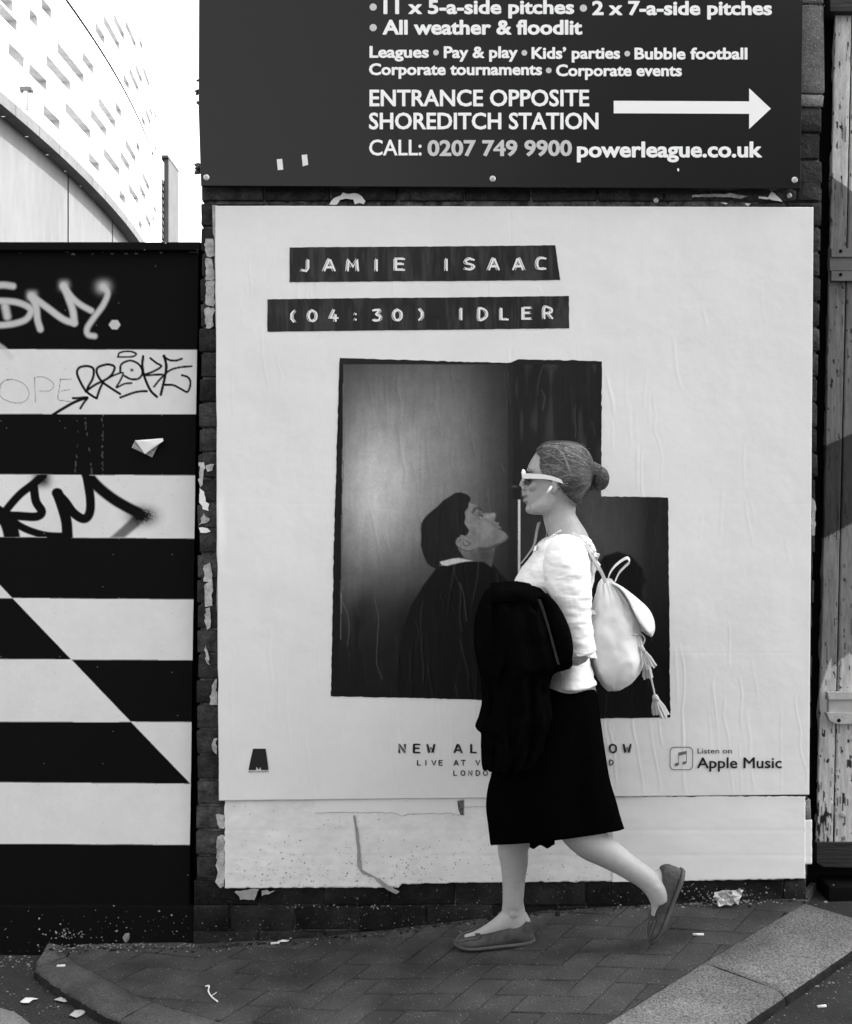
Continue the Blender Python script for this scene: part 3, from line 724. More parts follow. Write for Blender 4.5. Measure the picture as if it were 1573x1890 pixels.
# sprayed white tag on the top board
K2 = 3.745; w2 = lambda L: [(x / K2, 440 + y / K2) for x, y in L]
GW = A(182)
for L, w, so in (([(-60, 330), (20, 322), (90, 330)], 44, 12), ([(-80, 440), (0, 432), (110, 440), (190, 470), (215, 505), (180, 560), (90, 590), (-20, 600), (-80, 590)], 42, 11), ([(35, 470), (50, 540)], 50, 16),
                 ([(215, 400), (250, 470), (260, 560), (280, 628)], 44, 11), ([(222, 400), (330, 480), (440, 560), (515, 585)], 44, 11), ([(515, 585), (505, 500), (470, 400), (440, 330)], 46, 12), ([(440, 330), (500, 410), (560, 460), (632, 500)], 40, 11),
                 ([(715, 335), (745, 380), (715, 460), (650, 550), (605, 620), (610, 665), (655, 676)], 38, 11)):
    hv.stroke(w2(L), w / K2, GW, so / K2)
hv.blob(715 / K2, 440 + 335 / K2, 46 / K2, 42 / K2, GW, .95, 2.2); hv.blob(445 / K2, 440 + 325 / K2, 34 / K2, 34 / K2, GW, .8, 2.6); hv.blob(222 / K2, 440 + 395 / K2, 36 / K2, 34 / K2, GW, .8, 3)
hv.poly(w2([(752, 598), (775, 565), (815, 565), (835, 598), (812, 630), (775, 628)]), GW, .8)
hv.stroke(w2([(-40, 720), (30, 770), (75, 820)]), 10, A(190), 3, alpha=.7)
# thin marker letters and the thick marker tag on the second board
TK = A(60)
for L in ([(-30, 1060), (0, 1010), (50, 975), (110, 980), (170, 1010), (200, 1060), (190, 1110), (140, 1138), (70, 1130), (10, 1100), (-5, 1060), (20, 990), (85, 975)], [(240, 962), (243, 1040), (245, 1130)], [(240, 962), (300, 958), (360, 990), (372, 1025), (340, 1055), (275, 1057)], [(415, 975), (498, 972)], [(420, 980), (410, 1050), (404, 1112), (440, 1122), (500, 1130)], [(425, 1055), (482, 1045)]):
    hv.stroke(w2(L), .95, TK, .7)
BK = A(11)
for L, w in (([(595, 1060), (560, 1000), (533, 930), (555, 890), (620, 885), (648, 910), (640, 970), (600, 1050), (640, 1090), (668, 1105)], 17), ([(595, 1055), (660, 1010), (740, 970), (780, 930), (790, 885), (740, 872), (680, 890), (668, 925), (700, 985), (760, 1030), (830, 1075)], 17), ([(668, 1105), (690, 1040), (715, 990)], 17), ([(716, 985), (790, 945), (850, 930), (830, 985), (805, 1030), (860, 1005), (910, 1000)], 13),
             ([(830, 925), (840, 870), (900, 845), (960, 870), (985, 925), (960, 968), (905, 972), (860, 950)], 15), ([(815, 820), (830, 790), (890, 780), (940, 795), (925, 815), (870, 820), (820, 820)], 13), ([(990, 815), (985, 880), (1000, 960), (1040, 1050), (1085, 1095)], 18), ([(1040, 828), (1080, 860), (1115, 885), (1060, 920), (1000, 945), (1120, 940)], 15), ([(1135, 812), (1150, 880), (1140, 960), (1112, 1080)], 19), ([(1130, 815), (1170, 840), (1215, 845), (1258, 832)], 15), ([(1065, 1025), (1110, 970), (1170, 915), (1240, 892), (1325, 884)], 14), ([(1140, 1012), (1200, 1015), (1250, 1040), (1298, 1060), (1318, 1000), (1300, 960), (1258, 946)], 15),
             ([(832, 1100), (890, 1078), (950, 1060), (1015, 1056)], 16), ([(360, 1225), (440, 1175), (520, 1130), (600, 1100)], 21), ([(505, 1105), (555, 1102), (605, 1100), (580, 1135), (556, 1175)], 16)):
    hv.stroke(w2(L), w / K2, BK, .6)
hv.blob(912 / K2, 440 + 910 / K2, 3, 2.6, BK, 1, 4)
# fat black spray on the fourth board
w3 = lambda L: [(x / K2, 760 + y / K2) for x, y in L]
lim = np.isin(st, (3,))
sv = hv.C.copy()
for L, w, so in (([(300, 440), (230, 500), (140, 570), (60, 660), (20, 720)], 46, 5), ([(235, 520), (250, 620), (290, 690), (250, 725), (130, 720), (0, 715), (-60, 700)], 50, 5), ([(-20, 700), (40, 740), (70, 800), (90, 900)], 92, 7), ([(60, 730), (140, 790), (230, 830), (330, 855), (450, 860)], 42, 5), ([(468, 880), (460, 760), (430, 650), (400, 565)], 62, 5), ([(390, 560), (450, 620), (510, 700), (580, 740), (620, 700), (625, 600), (600, 440)], 52, 5), ([(600, 430), (680, 520), (780, 600), (880, 660), (960, 700)], 62, 9)):
    hv.stroke(w3(L), w * 1.22 / K2, BK, so / K2)
hv.blob(290 / K2, 760 + 465 / K2, 17, 16, BK, .95, 3)
gr = vnoise(XX, YY, 1.5, 1.5, 31)
hv.C = hv.C * (1 - .0); fade = np.exp(-(((XX - 985 / K2) / 26) ** 2 + ((YY - 760 - 720 / K2) / 17) ** 2)); fa = np.clip(fade * 1.25 * (.72 + .56 * gr) - .04, 0, 1); hv.C = hv.C * (1 - fa) + BK * 1.5 * fa
hv.poly(w3([(950, 690), (1010, 720), (960, 790), (860, 870), (760, 872), (850, 790), (925, 718)]), BK * 1.6, 3.5, .8)
hv.C = np.where(lim, hv.C, sv)
# drips and dust on the third board, chips low down
dr = ((np.abs(XX - 141 - 3 * np.sin(YY / 30)) < 1.2) | (np.abs(XX - 157 - (YY - 770) * .12) < 1.6) | (np.abs(XX - 189) < 2)) & (st == 2) & (vnoise(XX, YY, 2, 4, 41) > .62)
hv.C = np.where(dr, A(66), hv.C)
ch = (vnoise(XX, YY, 1.7, 1.7, 51) > .985) & (vnoise(XX, YY, 30, 30, 52) > .5); hv.C = np.where(ch, np.where(m_, A(150), A(120)), hv.C)
shift = (XX - np.minimum(XX, redge(YY)))
Xc = np.minimum(XX, redge(YY))
pos = Pn(Xc, YY, .030); pos[..., 1] += (vnoise(XX, YY, 90, 120, 61) - .5) * .004
obj('board_face', grid_mesh('board_face', pos, hv.C), M_hoard, hd)
a = P(HX0, 1674, .034); b = P(352, 458, .034)
obj('backing_board', boxm('backing_board', (a.x, .037, a.z - .08), (b.x, .075, b.z), 0), M_black, hd)
a = P(340, 1760, .1); b = P(402, 450, .1); obj('gap_filler', boxm('gap_filler', (a.x, .086, a.z), (b.x, .13, b.z), 0), M_hole, hd)  # near-black strip added to keep sky out of the gap beside the pier
p0 = P(HX0, 463.5, .02); p1 = P(371, 448, .02)
obj('top_rail', boxm('top_rail', (p0.x, .008, p0.z), (p1.x, .085, p1.z), .004, 2), M_black, hd)
p0 = P(HX0, 1800, .02); p1 = P(358, 1672, .02)
obj('kick_board', boxm('kick_board', (p0.x, .016, p0.z), (p1.x, .07, p1.z), .003, 2), M_black, hd)
sp = []
for _ in range(90):
    x = random.uniform(2, 350); y = 1742 - abs(random.gauss(0, 45)); sp.append((x, y, random.choice((.6, .7, .9, 1.2)) if random.random() < .95 else 2))
for _ in range(40): sp.append((random.gauss(118, 22), 1735 - abs(random.gauss(0, 9)), random.choice((1, 1.5, 2))))
sp = [q for q in sp if 1676 < q[1] < 1744 and q[0] < 352]
tag(obj('paint_spots', flake_mesh('paint_spots', sp, .012), M_grit, hd), kind='stuff')

# peeling card stuck to the third board
stk = thing('peeling_sticker', P(272, 826, .02), 'small white sticker peeling off the black stripe of the hoarding', 'sticker')
obj('backing', prism('backing', [(250, 812), (292, 822), (281, 844), (243, 826)], .0245, .027), M_greypaper, stk)
V = [P(250, 813, .023), P(301, 809, .012), P(302, 814, .010), P(268, 838, .014), P(270, 815, .013), P(285, 822, .010)]
me = mesh('peeled_flap', V, [(0, 1, 4), (1, 2, 5, 4), (2, 3, 5), (3, 0, 4, 5)]); o = obj('peeled_flap', me, M_oldpaper2, stk); md = o.modifiers.new('thick', 'SOLIDIFY'); md.thickness = .0012
for i in range(5):
    x, y = 246 + i * 3, 820 + i * 2.2; obj('print_mark', boxm('print_mark', P(x, y + 2, .0235), P(x + 1.6, y, .0243)), M_litter, stk)
for i in range(3):
    x, y = 279 + i * 2, 832 + i * 1.4; obj('print_mark', boxm('print_mark', P(x, y + 2, .0235), P(x + 1.4, y, .0243)), M_litter, stk)
# ------------------------------------------------------------------ lettering
_tc = {}
def glyphs(text, off=.0):
    c = bpy.data.curves.new('glyphs', 'FONT'); c.body = text; c.offset = off; c.resolution_u = 3
    o = bpy.data.objects.new('glyphs', c); COL.objects.link(o)
    dg = bpy.context.evaluated_depsgraph_get(); me = bpy.data.meshes.new_from_object(o.evaluated_get(dg))
    n = len(me.vertices); v = np.empty(n * 3, np.float32); me.vertices.foreach_get('co', v); v = v.reshape(-1, 3)
    f = [tuple(p.vertices) for p in me.polygons]
    bpy.data.objects.remove(o); bpy.data.curves.remove(c); bpy.data.meshes.remove(me)
    return v[:, :2].astype(float), f
def text_mesh(text, x0, x1, ybase, cap, Y, off=.008, fat=0.0, layer=.00012, slope=0.0, warp=None, kern=None):
    """text set from px x0 to x1 with capitals cap px tall, on plane Y; fat thickens the strokes"""
    v, f = glyphs(text, off)
    if 'H' not in _tc: h, _ = glyphs('H', 0); _tc['H'] = h[:, 1].max()
    sx = (x1 - x0) / (v[:, 0].max() - v[:, 0].min()); sy = cap / _tc['H']
    X = x0 + (v[:, 0] - v[:, 0].min()) * sx; Yp = ybase - v[:, 1] * sy
    Yp = Yp + slope * (X - x0)
    V = []; Fc = []; offs = [(0, 0)]
    if fat: offs += [(fat, 0), (-fat, 0), (0, fat * .8), (0, -fat * .8), (fat * .7, fat * .6), (-fat * .7, -fat * .6), (fat * .7, -fat * .6), (-fat * .7, fat * .6)]
    for i, (a, b) in enumerate(offs):
        yy = np.full(len(X), Y - i * layer)
        if warp is not None: yy = yy + warp(X + a, Yp + b)
        q = Pn(X + a, Yp + b, Y); k = len(V) and sum(len(z) for z in V)
        q[:, 1] = yy
        base = sum(len(z) for z in V); V.append(q); Fc += [tuple(base + j for j in p) for p in f]
    return mesh('lettering', np.vstack(V), Fc)

# ------------------------------------------------------------------ sign board above the poster
sign = thing('sign_board', P(925, 345, -.035), 'dark football pitch sign board with white lettering and arrow, bolted above the large poster', 'sign')
YS = -.042
pan = prism('panel', [(369, -420), (1483, -420), (1482, 0), (1478, 348.5), (371, 343), (366.5, 200)], YS, YS + .020)
bm = bmesh.new(); bm.from_mesh(pan); bmesh.ops.bevel(bm, geom=[e_ for e_ in bm.edges if e_.calc_face_angle(0) > 1], offset=.0015, segments=1, affect='EDGES'); bm.to_mesh(pan); bm.free()
obj('panel', pan, M_sign, sign)
for x0_, x1_ in ((380, 440), (900, 960), (1420, 1470)):
    a = P(x0_, 330); b = P(x1_, -400); obj('batten', boxm('batten', (a.x, YS + .021, a.z), (b.x, -.006, b.z), .002), M_wooddark, sign)
TY = YS - .0006
def line(text, x0, x1, yb, cap, mat=M_letter, fat=1.2, off=.012, slope=.0):
    return obj('lettering', text_mesh(text, x0, x1, yb, cap, TY, off, fat, slope=slope), mat, sign)
def dot(x, y, r):
    c = P(x, y, TY); V = [(c.x + r * PXM * math.cos(t), TY, c.z + r * PXM * math.sin(t)) for t in np.linspace(0, 2 * math.pi, 20, endpoint=False)]
    obj('bullet', mesh('bullet', V, [tuple(range(20))[::-1]]), M_letter2, sign)
dot(689, 13, 6.6); line('11 x 5-a-side pitches', 709, 1059, 25, 24, fat=1.05); dot(1077, 15, 6.6); line('2 x 7-a-side pitches', 1094, 1424, 27, 24, fat=1.05)
dot(689, 51, 6.6); line('All weather & floodlit', 707, 1074, 63, 25, fat=1.05)
line('Leagues', 683, 791, 106, 20, fat=.8); dot(805, 97, 5.2); line('Pay & play', 820, 955, 106.5, 20, fat=.8); dot(968, 97.5, 5.2); line('Kids’ parties', 982, 1144, 108, 20, fat=.8); dot(1158, 99, 5.2); line('Bubble football', 1172, 1379, 109, 20, fat=.8)
line('Corporate tournaments', 682, 1000, 138, 20, fat=.8); dot(1013, 130, 5.2); line('Corporate events', 1027, 1258, 140, 20, fat=.8)
line('ENTRANCE OPPOSITE', 683, 1087, 195.5, 29, fat=.85, off=.006); line('SHOREDITCH STATION', 682, 1104, 238, 29, fat=.85, off=.006)
line('CALL:', 682, 778, 286.5, 28, fat=.5, off=.004); line('0207 749 9900', 790, 1055, 287, 27, M_letter2, fat=1.0); line('powerleague.co.uk', 1066, 1406, 289.5, 27, fat=1.05)
obj('arrow', prism('arrow', [(1133, 186), (1383, 187), (1383, 163), (1423, 200.5), (1383, 238), (1383, 210), (1133, 209)], TY, TY + .0005), M_letter, sign)
for x, y in ((381, 327.5), (909.5, 330), (1467, 332)):
    sc_o = None
    for r, h, m in ((5.6, .004, M_frame), (3.6, .0065, M_metal)):
        bm = bmesh.new(); bmesh.ops.create_cone(bm, cap_ends=True, segments=18, radius1=r * PXM, radius2=r * PXM * .8, depth=h)
        bmesh.ops.rotate(bm, verts=bm.verts, cent=(0, 0, 0), matrix=Matrix.Rotation(math.pi / 2, 3, 'X'))
        c = P(x, y, YS); bmesh.ops.translate(bm, verts=bm.verts, vec=(c.x, YS - h / 2, c.z))
        if sc_o is None: sc_o = obj('screw', bm_mesh('screw', bm), m, sign)
        else: obj('screw_head', bm_mesh('screw_head', bm), m, sc_o)
for pts in ([(511, 294), (521, 293), (523, 313), (513, 314)], [(557, 286), (567, 285), (569, 304), (559, 307)]):
    obj('tape_piece', prism('tape_piece', pts, TY, TY + .0006), M_oldpaper2, sign)
obj('paint_drip', prism('paint_drip', [(1251, 310), (1254, 312), (1253, 317), (1250, 314)], TY, TY + .0006), M_letter, sign)
# black scrape marks brushed across the board
bm = bmesh.new()
for i in range(26):
    x = 688 + random.uniform(0, 26); y = 196 + random.uniform(0, 30); L = random.uniform(18, 62); w = random.uniform(.5, 1.8)
    q = [P(x + dx, y + dy, TY) for dx, dy in ((0, 0), (w, 0), (w + L * .5, L), (L * .5, L))]
    for p in q: p.y = YS - .0002 - i * .00001
    bm.faces.new([bm.verts.new(p) for p in q])
M_scr = gm('black_scrape', A(26), .6, .3, n1=(40, .6, 1.4))
tag(obj('scrape_mark', bm_mesh('scrape_mark', bm), M_scr, sign), kind='stuff')

# ------------------------------------------------------------------ the poster
poster = thing('poster', P(948, 1472, -.014), 'large white pasted music poster with a dark portrait photograph of a man looking up', 'poster')
PC = [(397, 380), (1502, 382), (1494, 1467), (404.5, 1478)]       # corners TL TR BR BL
CREASES = []
def wrinkle_raster():
    w, h = 1130, 1120; X, Y = np.meshgrid(np.arange(w), np.arange(h), indexing='ij'); X = X + 385.0; Y = Y + 370.0
    H = (vnoise(X, Y, 140, 220, 71) - .5) * 3.2 + (vnoise(X, Y, 55, 130, 72) - .5) * 1.5 + (vnoise(X, Y, 17, 60, 73) - .5) * .35
    r = random.Random(5)
    def crease(x, y, L, amp, sig, lean=.08, wav=5):
        n = max(4, int(L / 22)); pts = []; cx = x
        for i in range(n): pts.append((cx, y + i * L / (n - 1))); cx += r.gauss(lean * L / n, wav)
        pts = catmull(pts, 4); CREASES.append((pts, amp)); x0, x1, y0, y1 = pts[:, 0].min() - 12, pts[:, 0].max() + 12, y - 8, y + L + 8
        i0, i1, j0, j1 = [int(np.clip(q, 0, m)) for q, m in ((x0 - 385, w), (x1 - 385, w), (y0 - 370, h), (y1 - 370, h))]
        if i1 - i0 < 3 or j1 - j0 < 3: return
        sl = (slice(i0, i1), slice(j0, j1)); d = seg_dist(X[sl], Y[sl], pts)
        t = (Y[sl] - y) / L; env = np.clip(np.minimum(t, 1 - t) * 5, 0, 1)
        H[sl] += amp * env * (np.exp(-(d / sig) ** 2) - .25 * np.exp(-(d / (sig * 3)) ** 2))
    for _ in range(95): crease(r.uniform(620, 1235), r.uniform(650, 1200), r.uniform(40, 230), r.uniform(.35, 1.3), r.uniform(1.6, 3.0), r.uniform(-.1, .16), 3.2)
    for _ in range(26): crease(r.uniform(500, 1050), r.uniform(452, 560), r.uniform(30, 90), r.uniform(.4, 1.1), r.uniform(1.6, 3), 0, 3)
    for _ in range(60): crease(r.uniform(420, 1480), r.uniform(1130, 1330), r.uniform(60, 220), r.uniform(.3, 1.0), r.uniform(1.5, 2.6), .06, 2.4)
    for _ in range(50): crease(r.uniform(410, 1490), r.uniform(390, 1250), r.uniform(30, 120), r.uniform(.12, .5), r.uniform(1.8, 3), .1, 4)
    for x, y, L, a in ((1120, 1330, 130, 1.2), (1165, 1320, 150, 1.3), (1205, 1325, 150, 1.2), (1253, 1180, 260, 1.4), (825, 1300, 150, 1.3), (482, 590, 150, .9), (515, 650, 60, .9), (462, 470, 80, .7), (1365, 1360, 110, 1.0)): crease(x, y, L, a * .55, 1.7, .12, 3)
    # hidden brick joints print through very faintly; seam between the pasted sheets
    for yy in (930, 1205): H -= .12 * np.exp(-((Y - yy) / 1.6) ** 2)
    H -= .5 * np.exp(-((X - 945 - (Y - 900) * .004) / 1.4) ** 2)
    # lifted lower left edge
    H += 5 * np.exp(-((X - 402) / 9) ** 2) * np.exp(-((Y - 985) / 60) ** 2)
    return H * .0014
WR = wrinkle_raster()
def warp(X, Y):
    i = np.clip(np.asarray(X) - 385, 0, WR.shape[0] - 1.01); j = np.clip(np.asarray(Y) - 370, 0, WR.shape[1] - 1.01)
    a = i.astype(int); b = j.astype(int); fa = i - a; fb = j - b
    return -(WR[a, b] * (1 - fa) * (1 - fb) + WR[a + 1, b] * fa * (1 - fb) + WR[a, b + 1] * (1 - fa) * fb + WR[a + 1, b + 1] * fa * fb)
YP = -.016
u, v = np.meshgrid(np.linspace(0, 1, 600), np.linspace(0, 1, 600), indexing='ij')
def bil(u, v, C): return tuple(C[0][k] * (1 - u) * (1 - v) + C[1][k] * u * (1 - v) + C[2][k] * u * v + C[3][k] * (1 - u) * v for k in (0, 1))
X, Y = bil(u, v, PC)
X = X + np.where(u < .004, (vnoise(X, Y, 20, 30, 81) - .5) * 1.5, 0)
pos = Pn(X, Y, YP); pos[..., 1] = YP + warp(X, Y)
me = grid_mesh('sheet', pos); so = obj('sheet', me, M_paper, poster); md = so.modifiers.new('thick', 'SOLIDIFY'); md.thickness = .0008; md.offset = 1
def print_piece(name, outline, paint, x0, x1, y0, y1, step=1.45, ragamp=.7, seed=1, dy=.0011, mat=None):
    gx_ = np.arange(x0, x1 + step, step); gy_ = np.arange(y0, y1 + step, step); X, Y = np.meshgrid(gx_, gy_, indexing='ij')
    cv = Canvas(X, Y, A(40)); paint(cv)
    xm = (X[:-1, :-1] + X[1:, 1:]) / 2; ym = (Y[:-1, :-1] + Y[1:, 1:]) / 2
    outline = ragged(outline, ragamp * .45, 7) if ragamp else outline
    keep = inside(xm, ym, outline); X, Y = snap_edge(X, Y, keep, outline)
    pos = Pn(X, Y, YP); pos[..., 1] = YP - dy + warp(X, Y)
    return obj(name, grid_mesh(name, pos, cv.C, keep), mat or M_print, poster)
# label tapes
def strip_paint(seed):
    def f(c):
        n = vnoise(c.X, c.Y, 9, 60, seed) * .6 + vnoise(c.X, c.Y, 3, 25, seed + 1) * .4
        c.C = A(30) + (A(52) - A(30)) * sstep(.35, .8, n); s2 = vnoise(c.X, c.Y, 2, 2.4, seed + 2)
        c.C = np.where((s2 > .93) & (vnoise(c.X, c.Y, 30, 60, seed + 3) > .45), A(14), c.C)
    return f
print_piece('label_strip', [(535, 457), (1025, 453), (1034, 517), (535, 521)], strip_paint(101), 530, 1040, 448, 526, ragamp=.4)
print_piece('label_strip', [(494, 552.5), (1050, 546.5), (1050.5, 606), (494, 612.5)], strip_paint(111), 488, 1056, 542, 618, ragamp=.4)

# embossed label letters drawn as strokes on a 10 x 14 cell
ST = {'J': [[(7, 0), (7, 10), (5, 14), (1, 13)]], 'A': [[(0, 14), (4.5, 0), (5.5, 0), (10, 14)], [(2, 10), (8, 10)]], 'M': [[(0, 14), (1, 0), (5, 9), (9, 0), (10, 14)]], 'I': [[(5, 0), (5, 14)]], 'E': [[(9, 0), (1, 0), (1, 14), (9, 14)], [(1, 6.5), (8, 6.5)]],
      'S': [[(9, 1.5), (5, 0), (1, 2.5), (2, 6), (8, 8), (9, 11), (5, 14), (0.5, 12.5)]], 'C': [[(9, .5), (4, 0), (1, 3), (1, 11), (4, 14), (9, 13.5)]], '(': [[(6, 0), (3, 4), (3, 10), (6, 14)]], ')': [[(4, 0), (7, 4), (7, 10), (4, 14)]], '0': [[(5, 0), (1, 3.5), (1, 10.5), (5, 14), (9, 10.5), (9, 3.5), (5, 0)]],
      '4': [[(5, 0), (1, 10), (9.5, 10)], [(7, 6), (7, 14)]], ':': [[(5, 4), (5, 4.8)], [(5, 11), (5, 11.8)]], '3': [[(1, .5), (8, .5), (4.5, 5.5), (8.5, 8), (8.5, 11.5), (5, 14), (1, 13)]], 'D': [[(1, 0), (5, 0), (9, 4), (9, 10), (5, 14), (1, 14), (1, 0)]], 'L': [[(2, 0), (2, 14), (9, 14)]], 'R': [[(1, 14), (1, 0), (6, 0), (9, 2.5), (8.5, 6), (5, 7.5), (1, 7.5)], [(5, 7.5), (9.5, 14)]],
      'N': [[(1, 14), (1, 0), (9, 14), (9, 0)]], 'W': [[(0, 0), (2.5, 14), (5, 5), (7.5, 14), (10, 0)]], 'O': [[(5, 0), (1, 3), (1, 11), (5, 14), (9, 11), (9, 3), (5, 0)]], 'V': [[(0, 0), (5, 14), (10, 0)]], 'T': [[(0, 0), (10, 0)], [(5, 0), (5, 14)]], 'B': [[(1, 0), (6, 0), (8.5, 3), (6, 6.5), (1, 6.5), (7, 7), (9, 10.5), (6, 14), (1, 14), (1, 0)]], 'U': [[(1, 0), (1, 11), (5, 14), (9, 11), (9, 0)]]}
def stroke_strip(pts, w, dy):
    V = []; Fc = []; n = len(pts); q = np.asarray(pts, float)
    for i in range(n):
        d = q[min(i + 1, n - 1)] - q[max(i - 1, 0)]; d = d / (np.hypot(*d) + 1e-9); nn = np.array([-d[1], d[0]]) * w / 2
        e0 = q[i] - d * (w * .35 if i == 0 else 0) + d * (w * .35 if i == n - 1 else 0)
        k = 1.0
        if 0 < i < n - 1:
            d1 = q[i] - q[i - 1]; d2 = q[i + 1] - q[i]; c = np.dot(d1, d2) / (np.hypot(*d1) * np.hypot(*d2) + 1e-9); k = min(1.6, 1 / max(.45, math.sqrt((1 + c) / 2 + 1e-6)))
        V += [e0 + nn * k, e0 - nn * k]
    V = np.array(V)
    y = YP - dy + warp(V[:, 0], V[:, 1]); W3 = Pn(V[:, 0], V[:, 1], YP); W3[:, 1] = y
    return W3, [(2 * i, 2 * i + 1, 2 * i + 3, 2 * i + 2) for i in range(n - 1)]
def embossed(letters, h, w, sw, mat, ghost, dy=.0022):
    """letters: list of (char, centre x, centre y)"""
    for ch, cx_, cy_ in letters:
        V = []; Fc = []; nb = 0
        gx_ = random.choice((-1, 1, -1)) * ghost
        for (ox, oy, ww, dd) in ((0, 0, sw, dy), (gx_, -ghost * .9, sw * .34, dy - .0005), (gx_ * 1.7, ghost * .2, sw * .28, dy - .0006)) if ghost else ((0, 0, sw, dy),):
            for st_ in ST[ch]:
                pts = [(cx_ + (x - 5) * w / 10 + ox, cy_ + (y - 7) * h / 14 + oy) for x, y in st_]
                pts = catmull(pts, 3) if len(pts) > 4 and ch in 'JSC()0O3DRBU' else np.array(pts, float)
                a, f = stroke_strip(pts, ww, dd); V.append(a); Fc += [tuple(nb + k for k in q) for q in f]; nb += len(a)
        obj('letter', mesh('letter', np.vstack(V), Fc), mat, poster)
M_emb = gm('embossed_white', A(215), .6, .3)
embossed([('J', 566, 491), ('A', 609, 490), ('M', 652, 490), ('I', 696, 490), ('E', 739, 488.5)], 20, 19, 3.2, M_emb, 2.6)
embossed([('I', 825, 489), ('S', 868, 488), ('A', 912, 488), ('A', 956, 488), ('C', 1000, 487)], 20, 18, 3.2, M_emb, 2.6)
embossed([('(', 541, 584.5), ('0', 578, 583.5), ('4', 617, 583), (':', 657, 584), ('3', 695, 582.5), ('0', 735, 582), (')', 775, 581)], 20, 16, 3.2, M_emb, 2.4)
embossed([('I', 852, 580), ('D', 892, 580), ('L', 931, 580), ('E', 971, 579), ('R', 1012, 578)], 20, 17, 3.2, M_emb, 2.4)
embossed([(c, x, 1381.5) for c, x in zip('NEWALBUMOUTNOW', (743, 770, 796, 846, 873, 900, 927, 954, 1000, 1027, 1054, 1099, 1132, 1157))], 15, 13, 2.5, M_ink, 1.5)
embossed([(c, x, 1407.5) for c, x in zip('LIVEATV', (773, 786, 801, 813.5, 842, 855, 882))] + [('N', 1115, 1407), ('D', 1128.5, 1407)], 8.6, 7.4, 1.9, M_ink, 0)
embossed([(c, x, 1426.5) for c, x in zip('LONDON', (840, 854.5, 868, 882, 896, 910))], 8.6, 7.6, 1.9, M_ink, 0)

